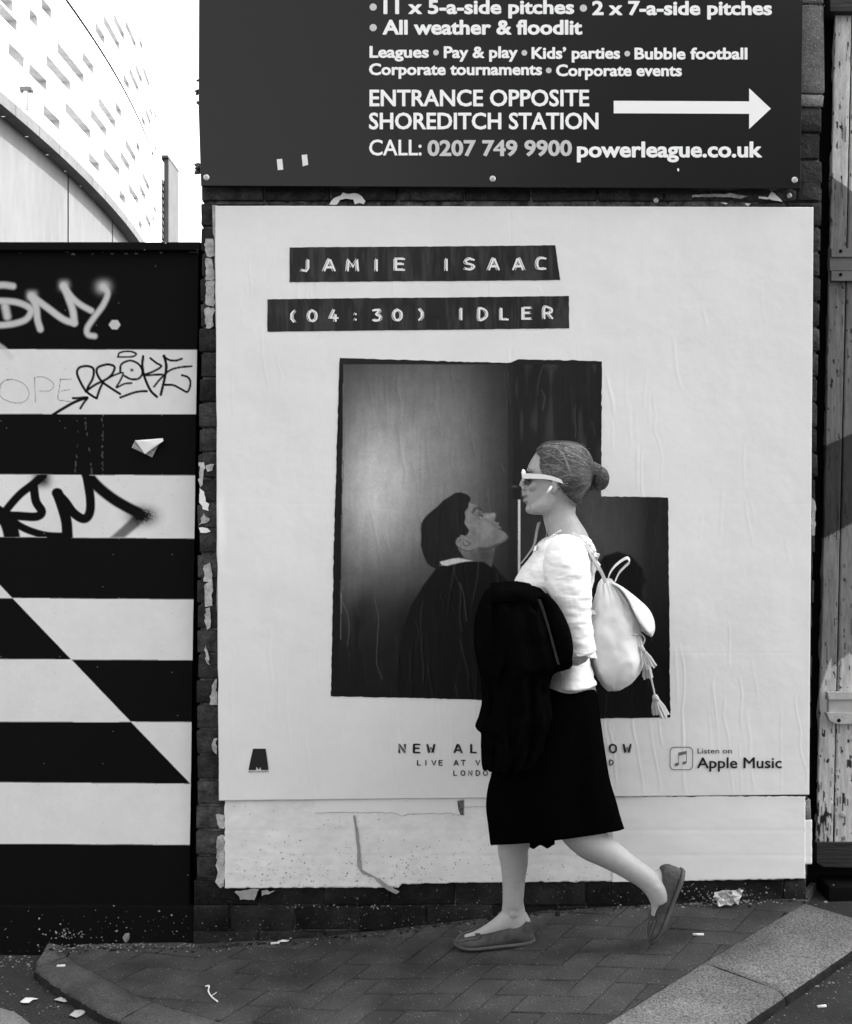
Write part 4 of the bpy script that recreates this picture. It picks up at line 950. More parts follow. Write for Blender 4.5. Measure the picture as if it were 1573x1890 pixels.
def photo_paint(c):
    X, Y = c.X, c.Y
    streak = .86 + .22 * vnoise(X, Y, 30, 1600, 201) + .05 * vnoise(X, Y, 9, 500, 202)
    up = np.where(Y < 905, 135, 125); g = 0.010 + .47 * np.exp(-(((X - 694) / 62) ** 2 + (np.abs(Y - 905) / up) ** 2)) + .15 * np.exp(-(((X - 795) / 95) ** 2 + (np.abs(Y - 850) / 165) ** 2)) + .075 * np.exp(-(((X - 740) / 150) ** 4 + (np.abs(Y - 830) / 190) ** 3)) + .05 * np.exp(-(((X - 645) / 30) ** 2 + ((Y - 980) / 160) ** 4))
    g = g * streak
    g = np.where(X > 938, g * .35 + .006, g)
    c.C = .006 + g * (1 - .55 * sstep(1060, 1200, Y)) * (1 - .6 * sstep(1130, 1250, Y))
    right = .007 + .010 * vnoise(X, Y, 30, 200, 203) + .022 * sstep(.55, .9, vnoise(X, Y, 9, 60, 204)); c.C = np.where((X > 946) & (Y < 920), right, c.C)
    low = (.026 + .034 * np.exp(-((X - 1090) / 75) ** 2)) * (1 - sstep(1010, 1270, Y) * .9); c.C = np.where((X > 960) & (Y >= 905) , low * (1 - .5 * sstep(1170, 1200, X)), c.C)
    dk = sstep(1085, 1175, Y + (vnoise(X, Y, 45, 400, 209) - .5) * 60); c.C = c.C * (1 - dk) + np.minimum(c.C, .006 + .022 * (1 - sstep(1150, 1290, Y)) * vnoise(X, Y, 20, 300, 205)) * dk
    # frame of the instant print
    edge = 634 - (Y - 670) * .012; c.C = np.where(X < edge, A(16), c.C)
    c.C = np.where((X < edge + 2.2) & (X > edge) & (vnoise(X, Y, 5, 30, 206) > .45) & (Y < 1180), A(90), c.C)
    c.C = np.where((np.abs(X - 958.5) < 1.7) & (Y > 922) & (Y < 1100), A(190), c.C)
    c.C = np.where(Y < 672, A(26), c.C)
    # dark round shape on the second print
    c.poly([(1098, 1160), (1092, 1090), (1098, 1050), (1115, 1026), (1140, 1018), (1165, 1026), (1186, 1050), (1192, 1072), (1184, 1088), (1186, 1120), (1176, 1160), (1190, 1200), (1225, 1240), (1230, 1320), (1060, 1320), (1060, 1200)], .0035, 2.5); 
    k4 = 7.15; q = lambda L: [(740 + x / k4, 880 + y / k4) for x, y in L]
    BLKC = .0038
    # coat
    c.poly([(807, 1046), (780, 1082), (758, 1120), (744, 1160), (736, 1210), (730, 1296), (1000, 1296), (1000, 1100), (950, 1085), (925, 1060), (905, 1034), (860, 1036)], BLKC, 1.2)
    # face and neck
    fl = vnoise(X, Y, 5, 5, 207)
    FT = A(112) * (.85 + .3 * fl) * np.clip(1 - .45 * sstep(1000, 1040, Y) - .0025 * np.maximum(0, X - 905), .25, 1.1) * (1 + .12 * np.exp(-(((X - 900) / 14) ** 2 + ((Y - 975) / 20) ** 2)))
    c.poly(q([(880, 330), (965, 362), (1020, 392), (1052, 440), (1078, 476), (1150, 484), (1225, 474), (1256, 498), (1244, 560), (1262, 598), (1292, 604), (1294, 645), (1326, 668), (1322, 706), (1384, 744), (1420, 800), (1388, 850), (1310, 890), (1245, 935), (1226, 1020), (1196, 1190), (1100, 1120), (940, 1115), (800, 1080), (760, 960), (800, 700)]), FT, 1.0)
    # shading: under the jaw, cheek, eye socket, brow, nostril, lips
    c.stroke(q([(1040, 950), (1150, 950), (1260, 908), (1350, 872), (1415, 822)]), 5.5, A(34), 3.2, alpha=.75); c.poly(q([(1000, 930), (1150, 955), (1260, 915), (1235, 1010), (1200, 1180), (1100, 1120), (960, 1100), (900, 1020)]), A(70), 4, .45)
    c.blob(740 + 1120 / k4, 880 + 1030 / k4, 14, 11, A(48), .65); c.blob(740 + 980 / k4, 880 + 760 / k4, 7, 10, A(88), .5)
    c.stroke(q([(952, 476), (968, 436), (1005, 412), (1046, 434)]), 4.6, A(34), 2.2, alpha=.85); c.blob(740 + 1040 / k4, 880 + 500 / k4, 5.5, 6.5, A(48), .7); c.stroke(q([(1034, 548), (1048, 524), (1070, 520)]), 2.6, A(26), 1.2)
    c.blob(740 + 1048 / k4, 880 + 536 / k4, 1.6, 1.3, A(205), .8); c.stroke(q([(1120, 560), (1190, 598), (1250, 660)]), 4, A(76), 3.2, alpha=.6); c.blob(740 + 1130 / k4, 880 + 700 / k4, 11, 13, A(140), .5); c.blob(740 + 920 / k4, 880 + 520 / k4, 7, 12, A(132), .35); c.blob(740 + 1330 / k4, 880 + 790 / k4, 7, 7, A(128), .4); c.blob(740 + 1160 / k4, 880 + 520 / k4, 7, 4, A(160), .5)
    c.stroke(q([(1240, 572), (1262, 590)]), 2.2, A(28), 1); c.stroke(q([(1290, 690), (1326, 690)]), 2, A(30), .9); c.blob(740 + 1225 / k4, 880 + 500 / k4, 3, 3, A(165), .6)
    # hair
    c.poly(q([(262, 690), (268, 620), (300, 560), (345, 505), (420, 440), (480, 395), (560, 310), (640, 262), (715, 212), (790, 203), (870, 230), (918, 270), (920, 310), (898, 345), (890, 410), (842, 465), (856, 530), (838, 610), (868, 655), (902, 705), (890, 745), (855, 780), (800, 765), (740, 810), (722, 870), (750, 935), (790, 1000), (836, 1068), (740, 1080), (600, 1110), (520, 1135), (490, 1230), (400, 1185), (345, 1140), (300, 1040), (262, 900), (270, 800)]), A(24) * (.75 + .5 * vnoise(X, Y, 4, 40, 208)), 1.0)
    # ear
    c.poly(q([(722, 870), (745, 815), (800, 795), (880, 820), (950, 865), (990, 905), (958, 955), (900, 972), (820, 955), (755, 925)]), A(118), .9, curve=True)
    c.stroke(q([(745, 870), (790, 830), (860, 840), (930, 885)]), 1.6, A(85), 1); c.stroke(q([(820, 860), (830, 900), (880, 910), (910, 880), (870, 850)]), 1.8, A(58), 1); c.stroke(q([(740, 915), (820, 965), (900, 978), (965, 960)]), 1.3, A(40), .8)
    # collar
    c.poly(q([(515, 1122), (600, 1100), (690, 1078), (770, 1072), (860, 1092), (965, 1110), (870, 1116), (780, 1130), (690, 1152), (610, 1174), (545, 1165)]), A(182), .8)
    for L in ([(700, 1190), (705, 1290), (660, 1480)], [(860, 1150), (815, 1280)], [(875, 1240), (880, 1400), (890, 1560)], [(1150, 1200), (1140, 1570)]): c.stroke(q(L), 1.2, A(30), 1, alpha=.6)
    for x, y, L in ((752, 1180, 110), (846, 1140, 120), (868, 1180, 130), (786, 1170, 120), (700, 1190, 90)): c.stroke([(x, y), (x + 5, y + L / 2), (x - 4, y + L)], 1.4, A(30), 1.1, alpha=.6)
    c.blob(740 + 1240 / k4, 880 + 1468 / k4, 4, 1.8, A(150), .8)
    c.blob(950, 898, 5, 2, A(95), .6)
    rr = random.Random(9)                            # crease highlights painted into the print as thin pale strokes
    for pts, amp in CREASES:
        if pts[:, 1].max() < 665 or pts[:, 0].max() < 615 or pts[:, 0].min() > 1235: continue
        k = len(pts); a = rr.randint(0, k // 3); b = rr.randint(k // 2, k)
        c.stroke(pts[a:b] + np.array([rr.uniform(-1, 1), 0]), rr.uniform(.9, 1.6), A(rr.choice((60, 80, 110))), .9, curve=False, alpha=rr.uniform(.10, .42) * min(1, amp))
    c.C = c.C * (.91 + .18 * vnoise(X, Y, 1.7, 1.7, 231)) * (.93 + .14 * vnoise(X, Y, 5, 40, 232))
L_OUT = [(627, 661), (800, 666), (943, 670), (957, 663), (1111, 667), (1110, 916), (1233, 918), (1237, 1324), (1000, 1328), (948, 1327), (948, 1293), (800, 1289), (611, 1285), (617, 980)]
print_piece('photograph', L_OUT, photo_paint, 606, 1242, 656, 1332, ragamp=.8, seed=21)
# record label emblem, bottom left
EY = YP - .0022
def flat_piece(name, pts, mat, dy=.0022):
    V = np.array(pts, float); w3_ = Pn(V[:, 0], V[:, 1], YP); w3_[:, 1] = YP - dy + warp(V[:, 0], V[:, 1]).mean()
    me = mesh(name, w3_, [tuple(range(len(V)))]); bm = bmesh.new(); bm.from_mesh(me); bmesh.ops.triangulate(bm, faces=bm.faces); bm.to_mesh(me); bm.free()
    return obj(name, me, mat, poster)
ke = 15.73; qe = lambda L: [(430 + x / ke, 1360 + y / ke) for x, y in L]
flat_piece('emblem', qe([(590, 338), (955, 338), (1000, 640), (1037, 958), (825, 958), (812, 880), (790, 880), (755, 950), (705, 870), (685, 870), (668, 958), (458, 958), (520, 640)]), M_ink)
obj('lettering', text_mesh('MARATHON ARTISTS', 459, 496, 1425.6, 2.6, YP - .0024, .01, warp=warp), M_ink, poster)
# streaming badge, bottom right
def rr_ring(x0, x1, y0, y1, r, w):
    o_ = []; i_ = []
    for (cx_, cy_, a0) in ((x1 - r, y0 + r, -90), (x1 - r, y1 - r, 0), (x0 + r, y1 - r, 90), (x0 + r, y0 + r, 180)):
        for t in np.radians(np.linspace(a0, a0 + 90, 7)): o_.append((cx_ + r * math.cos(t), cy_ + r * math.sin(t))); i_.append((cx_ + (r - w) * math.cos(t), cy_ + (r - w) * math.sin(t)))
    return o_, i_
o_, i_ = rr_ring(1236, 1279, 1378, 1421, 9, 1.2); n_ = len(o_); V = np.array(o_ + i_); w3_ = Pn(V[:, 0], V[:, 1], YP); w3_[:, 1] = YP - .0024 + warp(V[:, 0], V[:, 1])
obj('badge_frame', mesh('badge_frame', w3_, [(k, (k + 1) % n_, n_ + (k + 1) % n_, n_ + k) for k in range(n_)]), M_ink, poster)
kn = 5.243; qn = lambda L: [(1200 + x / kn, 1350 + y / kn) for x, y in L]
M_note = gm('note_grey', A(96), .6, .3)
def ell(cx_, cy_, rx, ry, rot=-.3): return [(cx_ + rx * math.cos(t) * math.cos(rot) - ry * math.sin(t) * math.sin(rot), cy_ + rx * math.cos(t) * math.sin(rot) + ry * math.sin(t) * math.cos(rot)) for t in np.linspace(0, 2 * math.pi, 18, endpoint=False)]
flat_piece('music_note', qn([(272, 203), (353, 185), (353, 298), (347, 300), (346, 218), (278, 232), (278, 318), (272, 316)]), M_note)
flat_piece('note_head', qn(ell(257, 317, 22, 15)), M_note, .0024); flat_piece('note_head', qn(ell(331, 301, 21, 14)), M_note, .0024)
obj('lettering', text_mesh('Listen on', 1287.5, 1351, 1390.5, 9.5, YP - .0024, .004, warp=warp), M_ink, poster)
obj('lettering', text_mesh('Apple Music', 1287, 1443, 1417.5, 19.2, YP - .0024, 0, .5, layer=.0001, warp=warp), M_ink, poster)
# edge of an older sheet peeping out at the top left corner
obj('under_sheet', prism('under_sheet', [(392, 378), (402, 379), (402, 600), (398, 604), (396, 440), (393, 430)], -.0105, -.0095), M_scrap, poster)
o = obj('loose_edge', prism('loose_edge', [(405, 930), (410, 985), (402, 1050), (399, 1130), (402, 1070), (404, 985)], -.013, -.012), M_oldpaper2, poster)

# ------------------------------------------------------------------ older papers below the poster
def paper_sheet(name, outline, y, mat, label, seed, parent=None, step=2.2, rag=1.2, amp=1.0):
    xs_ = [p[0] for p in outline]; ys_ = [p[1] for p in outline]
    gx_ = np.arange(min(xs_) - 2, max(xs_) + 3, step); gy_ = np.arange(min(ys_) - 2, max(ys_) + 3, step); X, Y = np.meshgrid(gx_, gy_, indexing='ij')
    xm = (X[:-1, :-1] + X[1:, 1:]) / 2; ym = (Y[:-1, :-1] + Y[1:, 1:]) / 2
    outline = ragged(outline, rag * .5, 6); keep = inside(xm, ym, outline); X, Y = snap_edge(X, Y, keep, outline, 3)
    H = (vnoise(X, Y, 90, 40, seed + 2) - .5) * 1.3 + (vnoise(X, Y, 26, 10, seed + 3) - .5) * .45
    for k in range(0, 4): H -= .45 * np.exp(-((Y - (1718 - 46.4 * (k + 1))) / 3.5) ** 2) * (.35 + vnoise(X, Y, 60, 60, seed + 4))
    pos = Pn(X, Y, y); pos[..., 1] = y - H * .001 * amp
    me = grid_mesh(name, pos, None, keep)
    if parent is None: o = tag(obj(name, me, mat), *label)
    else: o = obj(name, me, mat, parent)
    md = o.modifiers.new('thick', 'SOLIDIFY'); md.thickness = .0009; md.offset = 1
    return o
old = thing('old_poster', P(760, 1640, -.010), 'weathered speckled blank paper under the poster, torn along its lower left', 'old poster')
paper_sheet('sheet', [(415, 1470), (1135, 1470), (1135, 1627), (860, 1629), (742, 1632), (736, 1638), (415, 1639)], -.0095, M_oldpaper, None, 301, old)
paper_sheet('torn_layer', [(580, 1470), (849, 1470), (852, 1500), (848, 1506), (838, 1501), (760, 1503), (742, 1506), (728, 1500), (612, 1500), (582, 1501)], -.0108, M_oldpaper2, None, 301, old, 1.5, 1.6)
paper_sheet('torn_layer', [(858, 1470), (1140, 1470), (1140, 1489), (858, 1490)], -.0108, M_oldpaper2, None, 301, old, 2, .6)
obj('tear_gap', prism('tear_gap', [(844, 1478), (856, 1477), (856, 1505), (850, 1504), (846, 1494)], -.0128, -.0122), M_mortar, old)
obj('torn_strip', prism('torn_strip', ragged([(652, 1505), (656, 1506), (662, 1540), (666, 1580), (668, 1605), (680, 1612), (700, 1622), (716, 1634), (738, 1646), (733, 1650), (718, 1644), (700, 1632), (690, 1620), (668, 1612), (660, 1600), (659, 1560)], .5), -.0135, -.0128), M_greypaper, old)
sp = []
for _ in range(420):
    x = random.choice((random.uniform(418, 1130), random.gauss(760, 60), random.gauss(520, 70))); y = 1632 - abs(random.gauss(0, 38))
    if 418 < x < 1132 and 1508 < y < (1634 if x < 735 else 1624): sp.append((x, y, random.choice((.45, .55, .7, .9, 1.2))))
tag(obj('mud_spots', flake_mesh('mud_spots', sp, -.0112), M_mortar, old), kind='stuff')
white = thing('blank_poster', P(1310, 1625, -.010), 'clean blank white paper pasted right of the walking woman, below the poster', 'old poster')
paper_sheet('sheet', [(1130, 1470), (1487, 1470), (1487, 1622), (1200, 1627), (1130, 1628)], -.0122, M_oldpaper2, None, 331, white)
paper_sheet('overlapping_sheet', [(1472, 1514), (1499, 1513), (1499, 1595), (1472, 1596)], -.0119, M_oldpaper2, None, 331, white, 2.2, .4)
# ------------------------------------------------------------------ timber gate on the right
gate = thing('timber_gate', P(1560, 1600, .10), 'weathered plank gate with peeling grey paint and iron hinges, right edge', 'gate')
GY = .10
def gl(py): return 1532 - 27 * (py - 400) / 1190
def gate_paint(X, Y):
    c = np.full(X.shape, A(190)); n = vnoise(X, Y, 4, 16, 401)
    b1 = 318 + (X - 1525) * .72; b2 = 822 - (X - 1525) * .45; b3 = 992 - (X - 1525) * .55; b4 = 1240 - (X - 1525) * .82
    b4 = np.where(X < 1535, b4 - 20 + (1535 - X) * 2, b4)
    c = np.where(Y > b1, A(108), c); c = np.where(Y > b2, A(52), c); c = np.where(Y > b3, A(122), c); c = np.where(Y > b4, A(186), c)
    wear = (vnoise(X, Y, 2.4, 18, 402) * .6 + vnoise(X, Y, 6, 50, 403) * .4); thr = .79 - .27 * sstep(1380, 1560, Y) * np.exp(-((X - 1520) / 25) ** 2) - .06 * sstep(150, 300, Y) * (Y < 330)
    fl = vnoise(X, Y, 5, 9, 405) * .55 + vnoise(X, Y, 2.2, 30, 406) * .45; lo = sstep(1120, 1500, Y) * .10 + .07 * np.exp(-((X - gl(Y) - 2) / 6) ** 2); c = np.where(fl > .80 - lo, A(44) * (.7 + .6 * n), c); c = np.where((fl > .76 - lo) & (fl <= .80 - lo), c * 1.12, c); c = np.where(wear > thr, c * .32, c); c = np.where(wear > thr + .1, A(30), c); c = c * (.9 + .2 * n)
    return c
edges = [0, 33, 150, 270, 390, 520]                   # plank joints measured from the gate's left edge, px
for k in range(len(edges) - 1):
    ys_ = np.concatenate([np.arange(28, 1556, 2.2), [1556]]); us = np.linspace(edges[k] + 1.0, edges[k + 1] - 1.0, 20 if k == 0 else 50)
    U_, YY_ = np.meshgrid(us, ys_, indexing='ij'); X = gl(YY_) + U_ + ((vnoise(U_, YY_, 900, 40, 410 + k) - .5) * 2.2 * (U_ < edges[k] + 3) if k == 0 else 0)
    pos = Pn(X, YY_, GY); pos[..., 1] += -(vnoise(X, YY_, 2.4, 22, 402) - .5) * .0012 + np.where((U_ < edges[k] + 1.5) | (U_ > edges[k + 1] - 1.5), .003, 0)
    o = obj('plank', grid_mesh('plank', pos, gate_paint(X, YY_), smooth=False), M_wood, gate); md = o.modifiers.new('thick', 'SOLIDIFY'); md.thickness = .03; md.offset = 1
a = P(1526, 1606, GY); b = P(2040, 1557, GY); 
obj('bottom_rail', prism('bottom_rail', [(1508, 1556), (2040, 1556), (2040, 1612), (1520, 1600), (1508, 1592)], GY - .016, GY + .045), M_wooddark, gate)
obj('top_rail', prism('top_rail', [(1532, -80), (2050, -80), (2050, 22), (1533, 20)], GY - .03, GY + .05), M_wooddark, gate)
def hinge(y0, y1, y2, y3, x0, mat):
    h = obj('hinge', prism('hinge', [(x0, y1 + 1), (1900, y1 + 1), (1900, y2 - 1), (x0, y2 - 1)], GY - .012, GY - .003), mat, gate)
    for a_, b_ in ((y0, y1), (y2, y3)):
        obj('strap', prism('strap', [(x0 + 3, a_), (1900, a_), (1900, b_), (x0 + 3, b_)], GY - .018, GY - .003), mat, h)
        for xx in (x0 + 16, x0 + 160):
            bm = bmesh.new(); bmesh.ops.create_cone(bm, cap_ends=True, segments=12, radius1=3.4 * PXM, radius2=3.0 * PXM, depth=.004); bmesh.ops.rotate(bm, verts=bm.verts, cent=(0, 0, 0), matrix=Matrix.Rotation(math.pi / 2, 3, 'X'))
            c = P(xx, (a_ + b_) / 2, GY); bmesh.ops.translate(bm, verts=bm.verts, vec=(c.x, GY - .0185, c.z)); obj('bolt_hole', bm_mesh('bolt_hole', bm), M_hole, h)
hinge(458, 474, 500, 518, 1532, M_iron)
h = obj('hinge', prism('hinge', [(1530, 1288), (1900, 1290), (1900, 1318), (1530, 1316)], GY - .016, GY - .003), M_iron2, gate)
obj('strap', prism('strap', [(1528, 1278), (1900, 1276), (1900, 1290), (1530, 1291)], GY - .024, GY - .003), M_iron2, h)
obj('strap', prism('strap', [(1526, 1316), (1900, 1319), (1900, 1336), (1545, 1336), (1532, 1330)], GY - .026, GY - .003), M_iron2, h)
for x_, y_, m_2, par in ((1543, 1327, M_hole, h), (1555, 1503, M_iron2, gate)):
    bm = bmesh.new(); bmesh.ops.create_uvsphere(bm, u_segments=14, v_segments=8, radius=(6.5 if m_2 is M_iron2 else 3.6) * PXM)
    c = P(x_, y_, GY)
    for v_ in bm.verts: v_.co.y *= .5; v_.co += Vector((c.x, GY - (.004 if m_2 is M_iron2 else .026), c.z))
    obj('bolt', bm_mesh('bolt', bm, True), m_2, par)
a = P(1470, 1700, .17); b = P(2060, -100, .17)
obj('back_board', boxm('back_board', (a.x, .165, a.z - .1), (b.x, .20, b.z), 0), M_hole, gate)  # near-black colour puts the shade of the gap beside the pier into this board
a = P(1500, 1690, .12); b = P(2060, 1612, .12)
obj('threshold', boxm('threshold', (a.x + .03, .05, a.z - .1), (b.x, .16, float(zp(1.5, 0)) + .02), .006, 2), M_black, gate)
# ------------------------------------------------------------------ the walking woman
YW = -.27; KW = (D + YW) / F                          # metres per pixel at her depth
def W(px, py, dy=0.0): return P(px, py, YW + dy)
def slice_ring(s, n=40, front=.0, p=2.2):
    """s = (py, xf, xb, hw[, dy[, pyb]]) : front/back columns and half width in px; pyb = row of the back end (tilted slice)"""
    py, xf, xb, hw = s[:4]; dy = s[4] if len(s) > 4 else 0.0; pyb = s[5] if len(s) > 5 else py
    R = []
    for k in range(n):
        t = 2 * math.pi * k / n; c, s_ = math.cos(t), math.sin(t)
        u = math.copysign(abs(c) ** (2 / p), c); w = math.copysign(abs(s_) ** (2 / p), s_)
        x = (xf + xb) / 2 + (xb - xf) / 2 * u; yy = py + (pyb - py) * (x - xf) / (xb - xf)
        q = W(x, yy, dy); q.y += w * hw * KW * (1 - front * max(0, -u)); R.append(q)
    return R
def interp_slices(sl, step=4):
    sl = [tuple(s) + (0.0,) * (5 - len(s)) if len(s) < 5 else s for s in sl]; sl = [s if len(s) > 5 else s + (s[0],) for s in sl]
    a = np.array(sl, float); ys_ = np.arange(a[0, 0], a[-1, 0] + .01, step)
    # smooth cubic (monotone pchip-like) via catmull on parameter
    out = []
    for y in ys_:
        i = int(np.clip(np.searchsorted(a[:, 0], y) - 1, 0, len(a) - 2)); h = a[i + 1, 0] - a[i, 0]; t = (y - a[i, 0]) / h
        m0 = (a[i + 1] - a[max(i - 1, 0)]) / (a[i + 1, 0] - a[max(i - 1, 0), 0]) * h; m1 = (a[min(i + 2, len(a) - 1)] - a[i]) / (a[min(i + 2, len(a) - 1), 0] - a[i, 0]) * h
        v_ = (2 * t ** 3 - 3 * t ** 2 + 1) * a[i] + (t ** 3 - 2 * t ** 2 + t) * m0 + (-2 * t ** 3 + 3 * t ** 2) * a[i + 1] + (t ** 3 - t ** 2) * m1
        v_[3] = max(v_[3], 1.0); out.append(tuple(v_))
    return out
def loft(bm, slices, n=40, front=0.0, p=2.2, cap=True, mod=None, step=4):
    rings = []
    for i, s in enumerate(interp_slices(slices, step)):
        R = slice_ring(s, n, front, p)
        if mod: R = mod(R, s)
        rings.append([bm.verts.new(q) for q in R])
    for a, b in zip(rings[:-1], rings[1:]):
        for k in range(n): bm.faces.new((a[k], a[(k + 1) % n], b[(k + 1) % n], b[k]))
    if cap: bm.faces.new(rings[0][::-1]); bm.faces.new(rings[-1])
    return rings
def ball(bm, c, r, sub=2, n=None):
    q = bmesh.ops.create_icosphere(bm, subdivisions=sub, radius=1.0)
    for v in q['verts']: v.co = Vector((v.co.x * r[0], v.co.y * r[1], v.co.z * r[2])) + c
def fuse(name, bm, voxel, smooth=3, factor=.5):
    me = bm_mesh(name, bm); t = bpy.data.objects.new('tmp', me); COL.objects.link(t)
    r = t.modifiers.new('r', 'REMESH'); r.mode = 'VOXEL'; r.voxel_size = voxel; r.use_smooth_shade = True
    if smooth: s = t.modifiers.new('s', 'SMOOTH'); s.iterations = smooth; s.factor = factor
    dg = bpy.context.evaluated_depsgraph_get(); m2 = bpy.data.meshes.new_from_object(t.evaluated_get(dg))
    bpy.data.objects.remove(t); bpy.data.meshes.remove(me); m2.name = name; m2.shade_smooth(); return m2
def limb(bm, pts, sides=20, n=6, fl=None):
    """pts: (px, py, dy, r_px[, r_px depth factor])"""
    a = catmull([p[:4] for p in pts], n); tube(bm, [W(q[0], q[1], q[2]) for q in a], [q[3] * KW for q in a], sides, flat=(Vector((0, 1, 0)), fl) if fl else None)

woman = thing('person', W(1010, 1742, 0), 'woman walking left in white blouse, black skirt and white sunglasses, carrying a coat', 'person')
HEAD = [(818, 1010, 1052, 12), (822, 1003, 1062, 22), (828, 996, 1070, 29), (836, 989, 1079, 35), (848, 981, 1085, 40.5), (860, 975, 1088, 43), (871, 971.5, 1088, 44), (881, 971.5, 1087, 44), (893, 971, 1083, 43), (904, 970.5, 1076, 41.5), (914, 969.5, 1068, 39), (922, 970, 1060, 36.5), (931, 972, 1050, 33), (940, 974, 1040, 29), (946, 977, 1030, 24), (950, 983, 1016, 15)]
FRONT = .26
bm = bmesh.new()
loft(bm, HEAD, 44, FRONT, 2.15, step=3)
# nose, lips, chin, brow, cheek, ears
limb(bm, [(974, 874, 0, 4), (969.5, 883, 0, 5.2), (965.5, 892, 0, 5.8), (962.6, 898.5, 0, 5.4)], 14)
for s_ in (-1, 1):
    ball(bm, W(968, 901.5, s_ * .0095), (5.6 * KW, 4.6 * KW, 4.2 * KW)); ball(bm, W(976.5, 869.5, s_ * .028), (5 * KW, 14 * KW, 4 * KW)); ball(bm, W(986, 898, s_ * .031), (12 * KW, 10 * KW, 10 * KW))
    ball(bm, W(980, 882, s_ * .031), (6 * KW, 8 * KW, 4.5 * KW)); ball(bm, W(1026, 893, s_ * .0745), (8 * KW, 4.0 * KW, 15 * KW)); ball(bm, W(1021, 903, s_ * .074), (5 * KW, 4 * KW, 7 * KW))
ball(bm, W(968.5, 914.2, 0), (5.6 * KW, 15 * KW, 4.4 * KW)); ball(bm, W(970.2, 924, 0), (5.4 * KW, 13 * KW, 4.2 * KW)); ball(bm, W(979, 940, 0), (9.5 * KW, 13 * KW, 9 * KW)); ball(bm, W(966.5, 906.5, 0), (4 * KW, 6 * KW, 5 * KW))
# jaw corner, neck
limb(bm, [(984, 940, -.028, 9), (1000, 934, -.047, 12), (1013, 924, -.052, 12), (1017, 912, -.054, 11)], 14); limb(bm, [(984, 940, .028, 9), (1000, 934, .047, 12), (1013, 924, .052, 12), (1017, 912, .054, 11)], 14)
limb(bm, [(1036, 900, 0, 36), (1032, 930, 0, 32), (1033, 955, 0, 30), (1041, 975, 0, 32), (1048, 995, 0, 38), (1050, 1015, 0, 46)], 24)
TORSO = [(996, 1016, 1084, 44), (1008, 1004, 1092, 70), (1022, 992, 1096, 88), (1050, 972, 1093, 90), (1085, 966, 1088, 84), (1130, 985, 1082, 74), (1180, 994, 1081, 70), (1220, 998, 1086, 74), (1260, 985, 1096, 86), (1310, 967, 1104, 92), (1350, 962, 1104, 90), (1390, 968, 1096, 84)]
loft(bm, TORSO, 40, 0, 2.3, step=6)
# legs: far leg carries the weight, near leg trails with lifted heel
limb(bm, [(1010, 1350, .065, 50), (978, 1450, .06, 44), (955, 1535, .06, 33), (947, 1562, .06, 29.5), (949, 1590, .06, 26.5), (948.5, 1617, .06, 22.5), (948, 1643, .06, 20.5), (947, 1664, .06, 19.5), (948, 1682, .06, 18.5), (951, 1704, .06, 17)], 26); limb(bm, [(947, 1660, .06, 19), (948, 1682, .06, 22), (951, 1700, .06, 23), (957, 1716, .06, 20)], 24, 6, .80)
limb(bm, [(948, 1690, .06, 22), (925, 1706, .06, 17), (902, 1717, .06, 12), (880, 1726, .06, 8.5), (858, 1731, .06, 6)], 18, 6, .88)
for (x_, y_, d_) in ((948, 1688, .06 - .031), (1213, 1640, -.06 - .034)): ball(bm, W(x_, y_, d_), (7 * KW, 3.6 * KW, 7 * KW))
limb(bm, [(962, 1690, .06, 12), (972, 1712, .06, 12), (974, 1724, .06, 11)], 14)
limb(bm, [(1035, 1350, -.06, 52), (1050, 1450, -.06, 46), (1062, 1515, -.06, 39), (1086, 1550, -.06, 33.5), (1112, 1568, -.06, 29), (1140, 1586, -.06, 24.5), (1168, 1605, -.06, 21.5), (1192, 1621, -.06, 20.5), (1213, 1640, -.06, 23), (1222, 1660, -.06, 22)], 26)
limb(bm, [(1214, 1640, -.06, 21), (1219, 1668, -.06, 17.5), (1217, 1690, -.06, 15), (1213, 1710, -.06, 12), (1209, 1728, -.06, 8)], 18)
limb(bm, [(1212, 1622, -.06, 15), (1232, 1614, -.06, 13), (1243, 1622, -.06, 14)], 14)
# arms: both forearms carry the folded coat
limb(bm, [(1050, 1018, -.150, 32), (1056, 1090, -.175, 26), (1066, 1160, -.185, 23), (1066, 1206, -.19, 21), (1035, 1194, -.19, 20), (1005, 1164, -.185, 16), (976, 1136, -.18, 13)], 18)
limb(bm, [(1050, 1018, .150, 32), (1054, 1100, .175, 26), (1056, 1190, .17, 22), (1020, 1180, .14, 19), (975, 1150, .10, 14)], 18)
def hand(base, d, upv, side, s=1.0):
    """palm and five bent fingers; base world point, d finger direction, upv back of hand"""
    d = d.normalized(); upv = (upv - d * upv.dot(d)).normalized(); sd_ = d.cross(upv) * side
    L = .082 * s
    tube(bm, [base - d * .02, base + d * L * .35, base + d * L], [.021 * s, .033 * s, .032 * s], 16, flat=(upv, .48))
    for k, ln in enumerate((.068, .076, .070, .056)):
        o = base + d * L * .95 + sd_ * (.027 - .018 * k) * s; p1 = o + d * ln * .45; p2 = p1 + (d * .75 - upv * .66) * ln * .32; p3 = p2 + (d * .25 - upv * .97) * ln * .3
        tube(bm, [o - d * .015, o, p1, p2, p3], [.0085 * s, .0092 * s, .0085 * s, .0078 * s, .006 * s], 10)
    o = base + d * L * .3 + sd_ * .026 * s; tube(bm, [o, o + (d * .5 + sd_ * .7) * .035, o + (d * .9 + sd_ * .35) * .062 - upv * .012], [.012, .0105, .0075], 10)
hand(W(968, 1127, -.18), W(922, 1092, -.18) - W(968, 1127, -.18), Vector((-.3, -.25, 1)), 1, .82)
hand(W(975, 1150, .10), W(940, 1130, .09) - W(975, 1150, .10), Vector((-.3, .3, 1)), -1, .82)
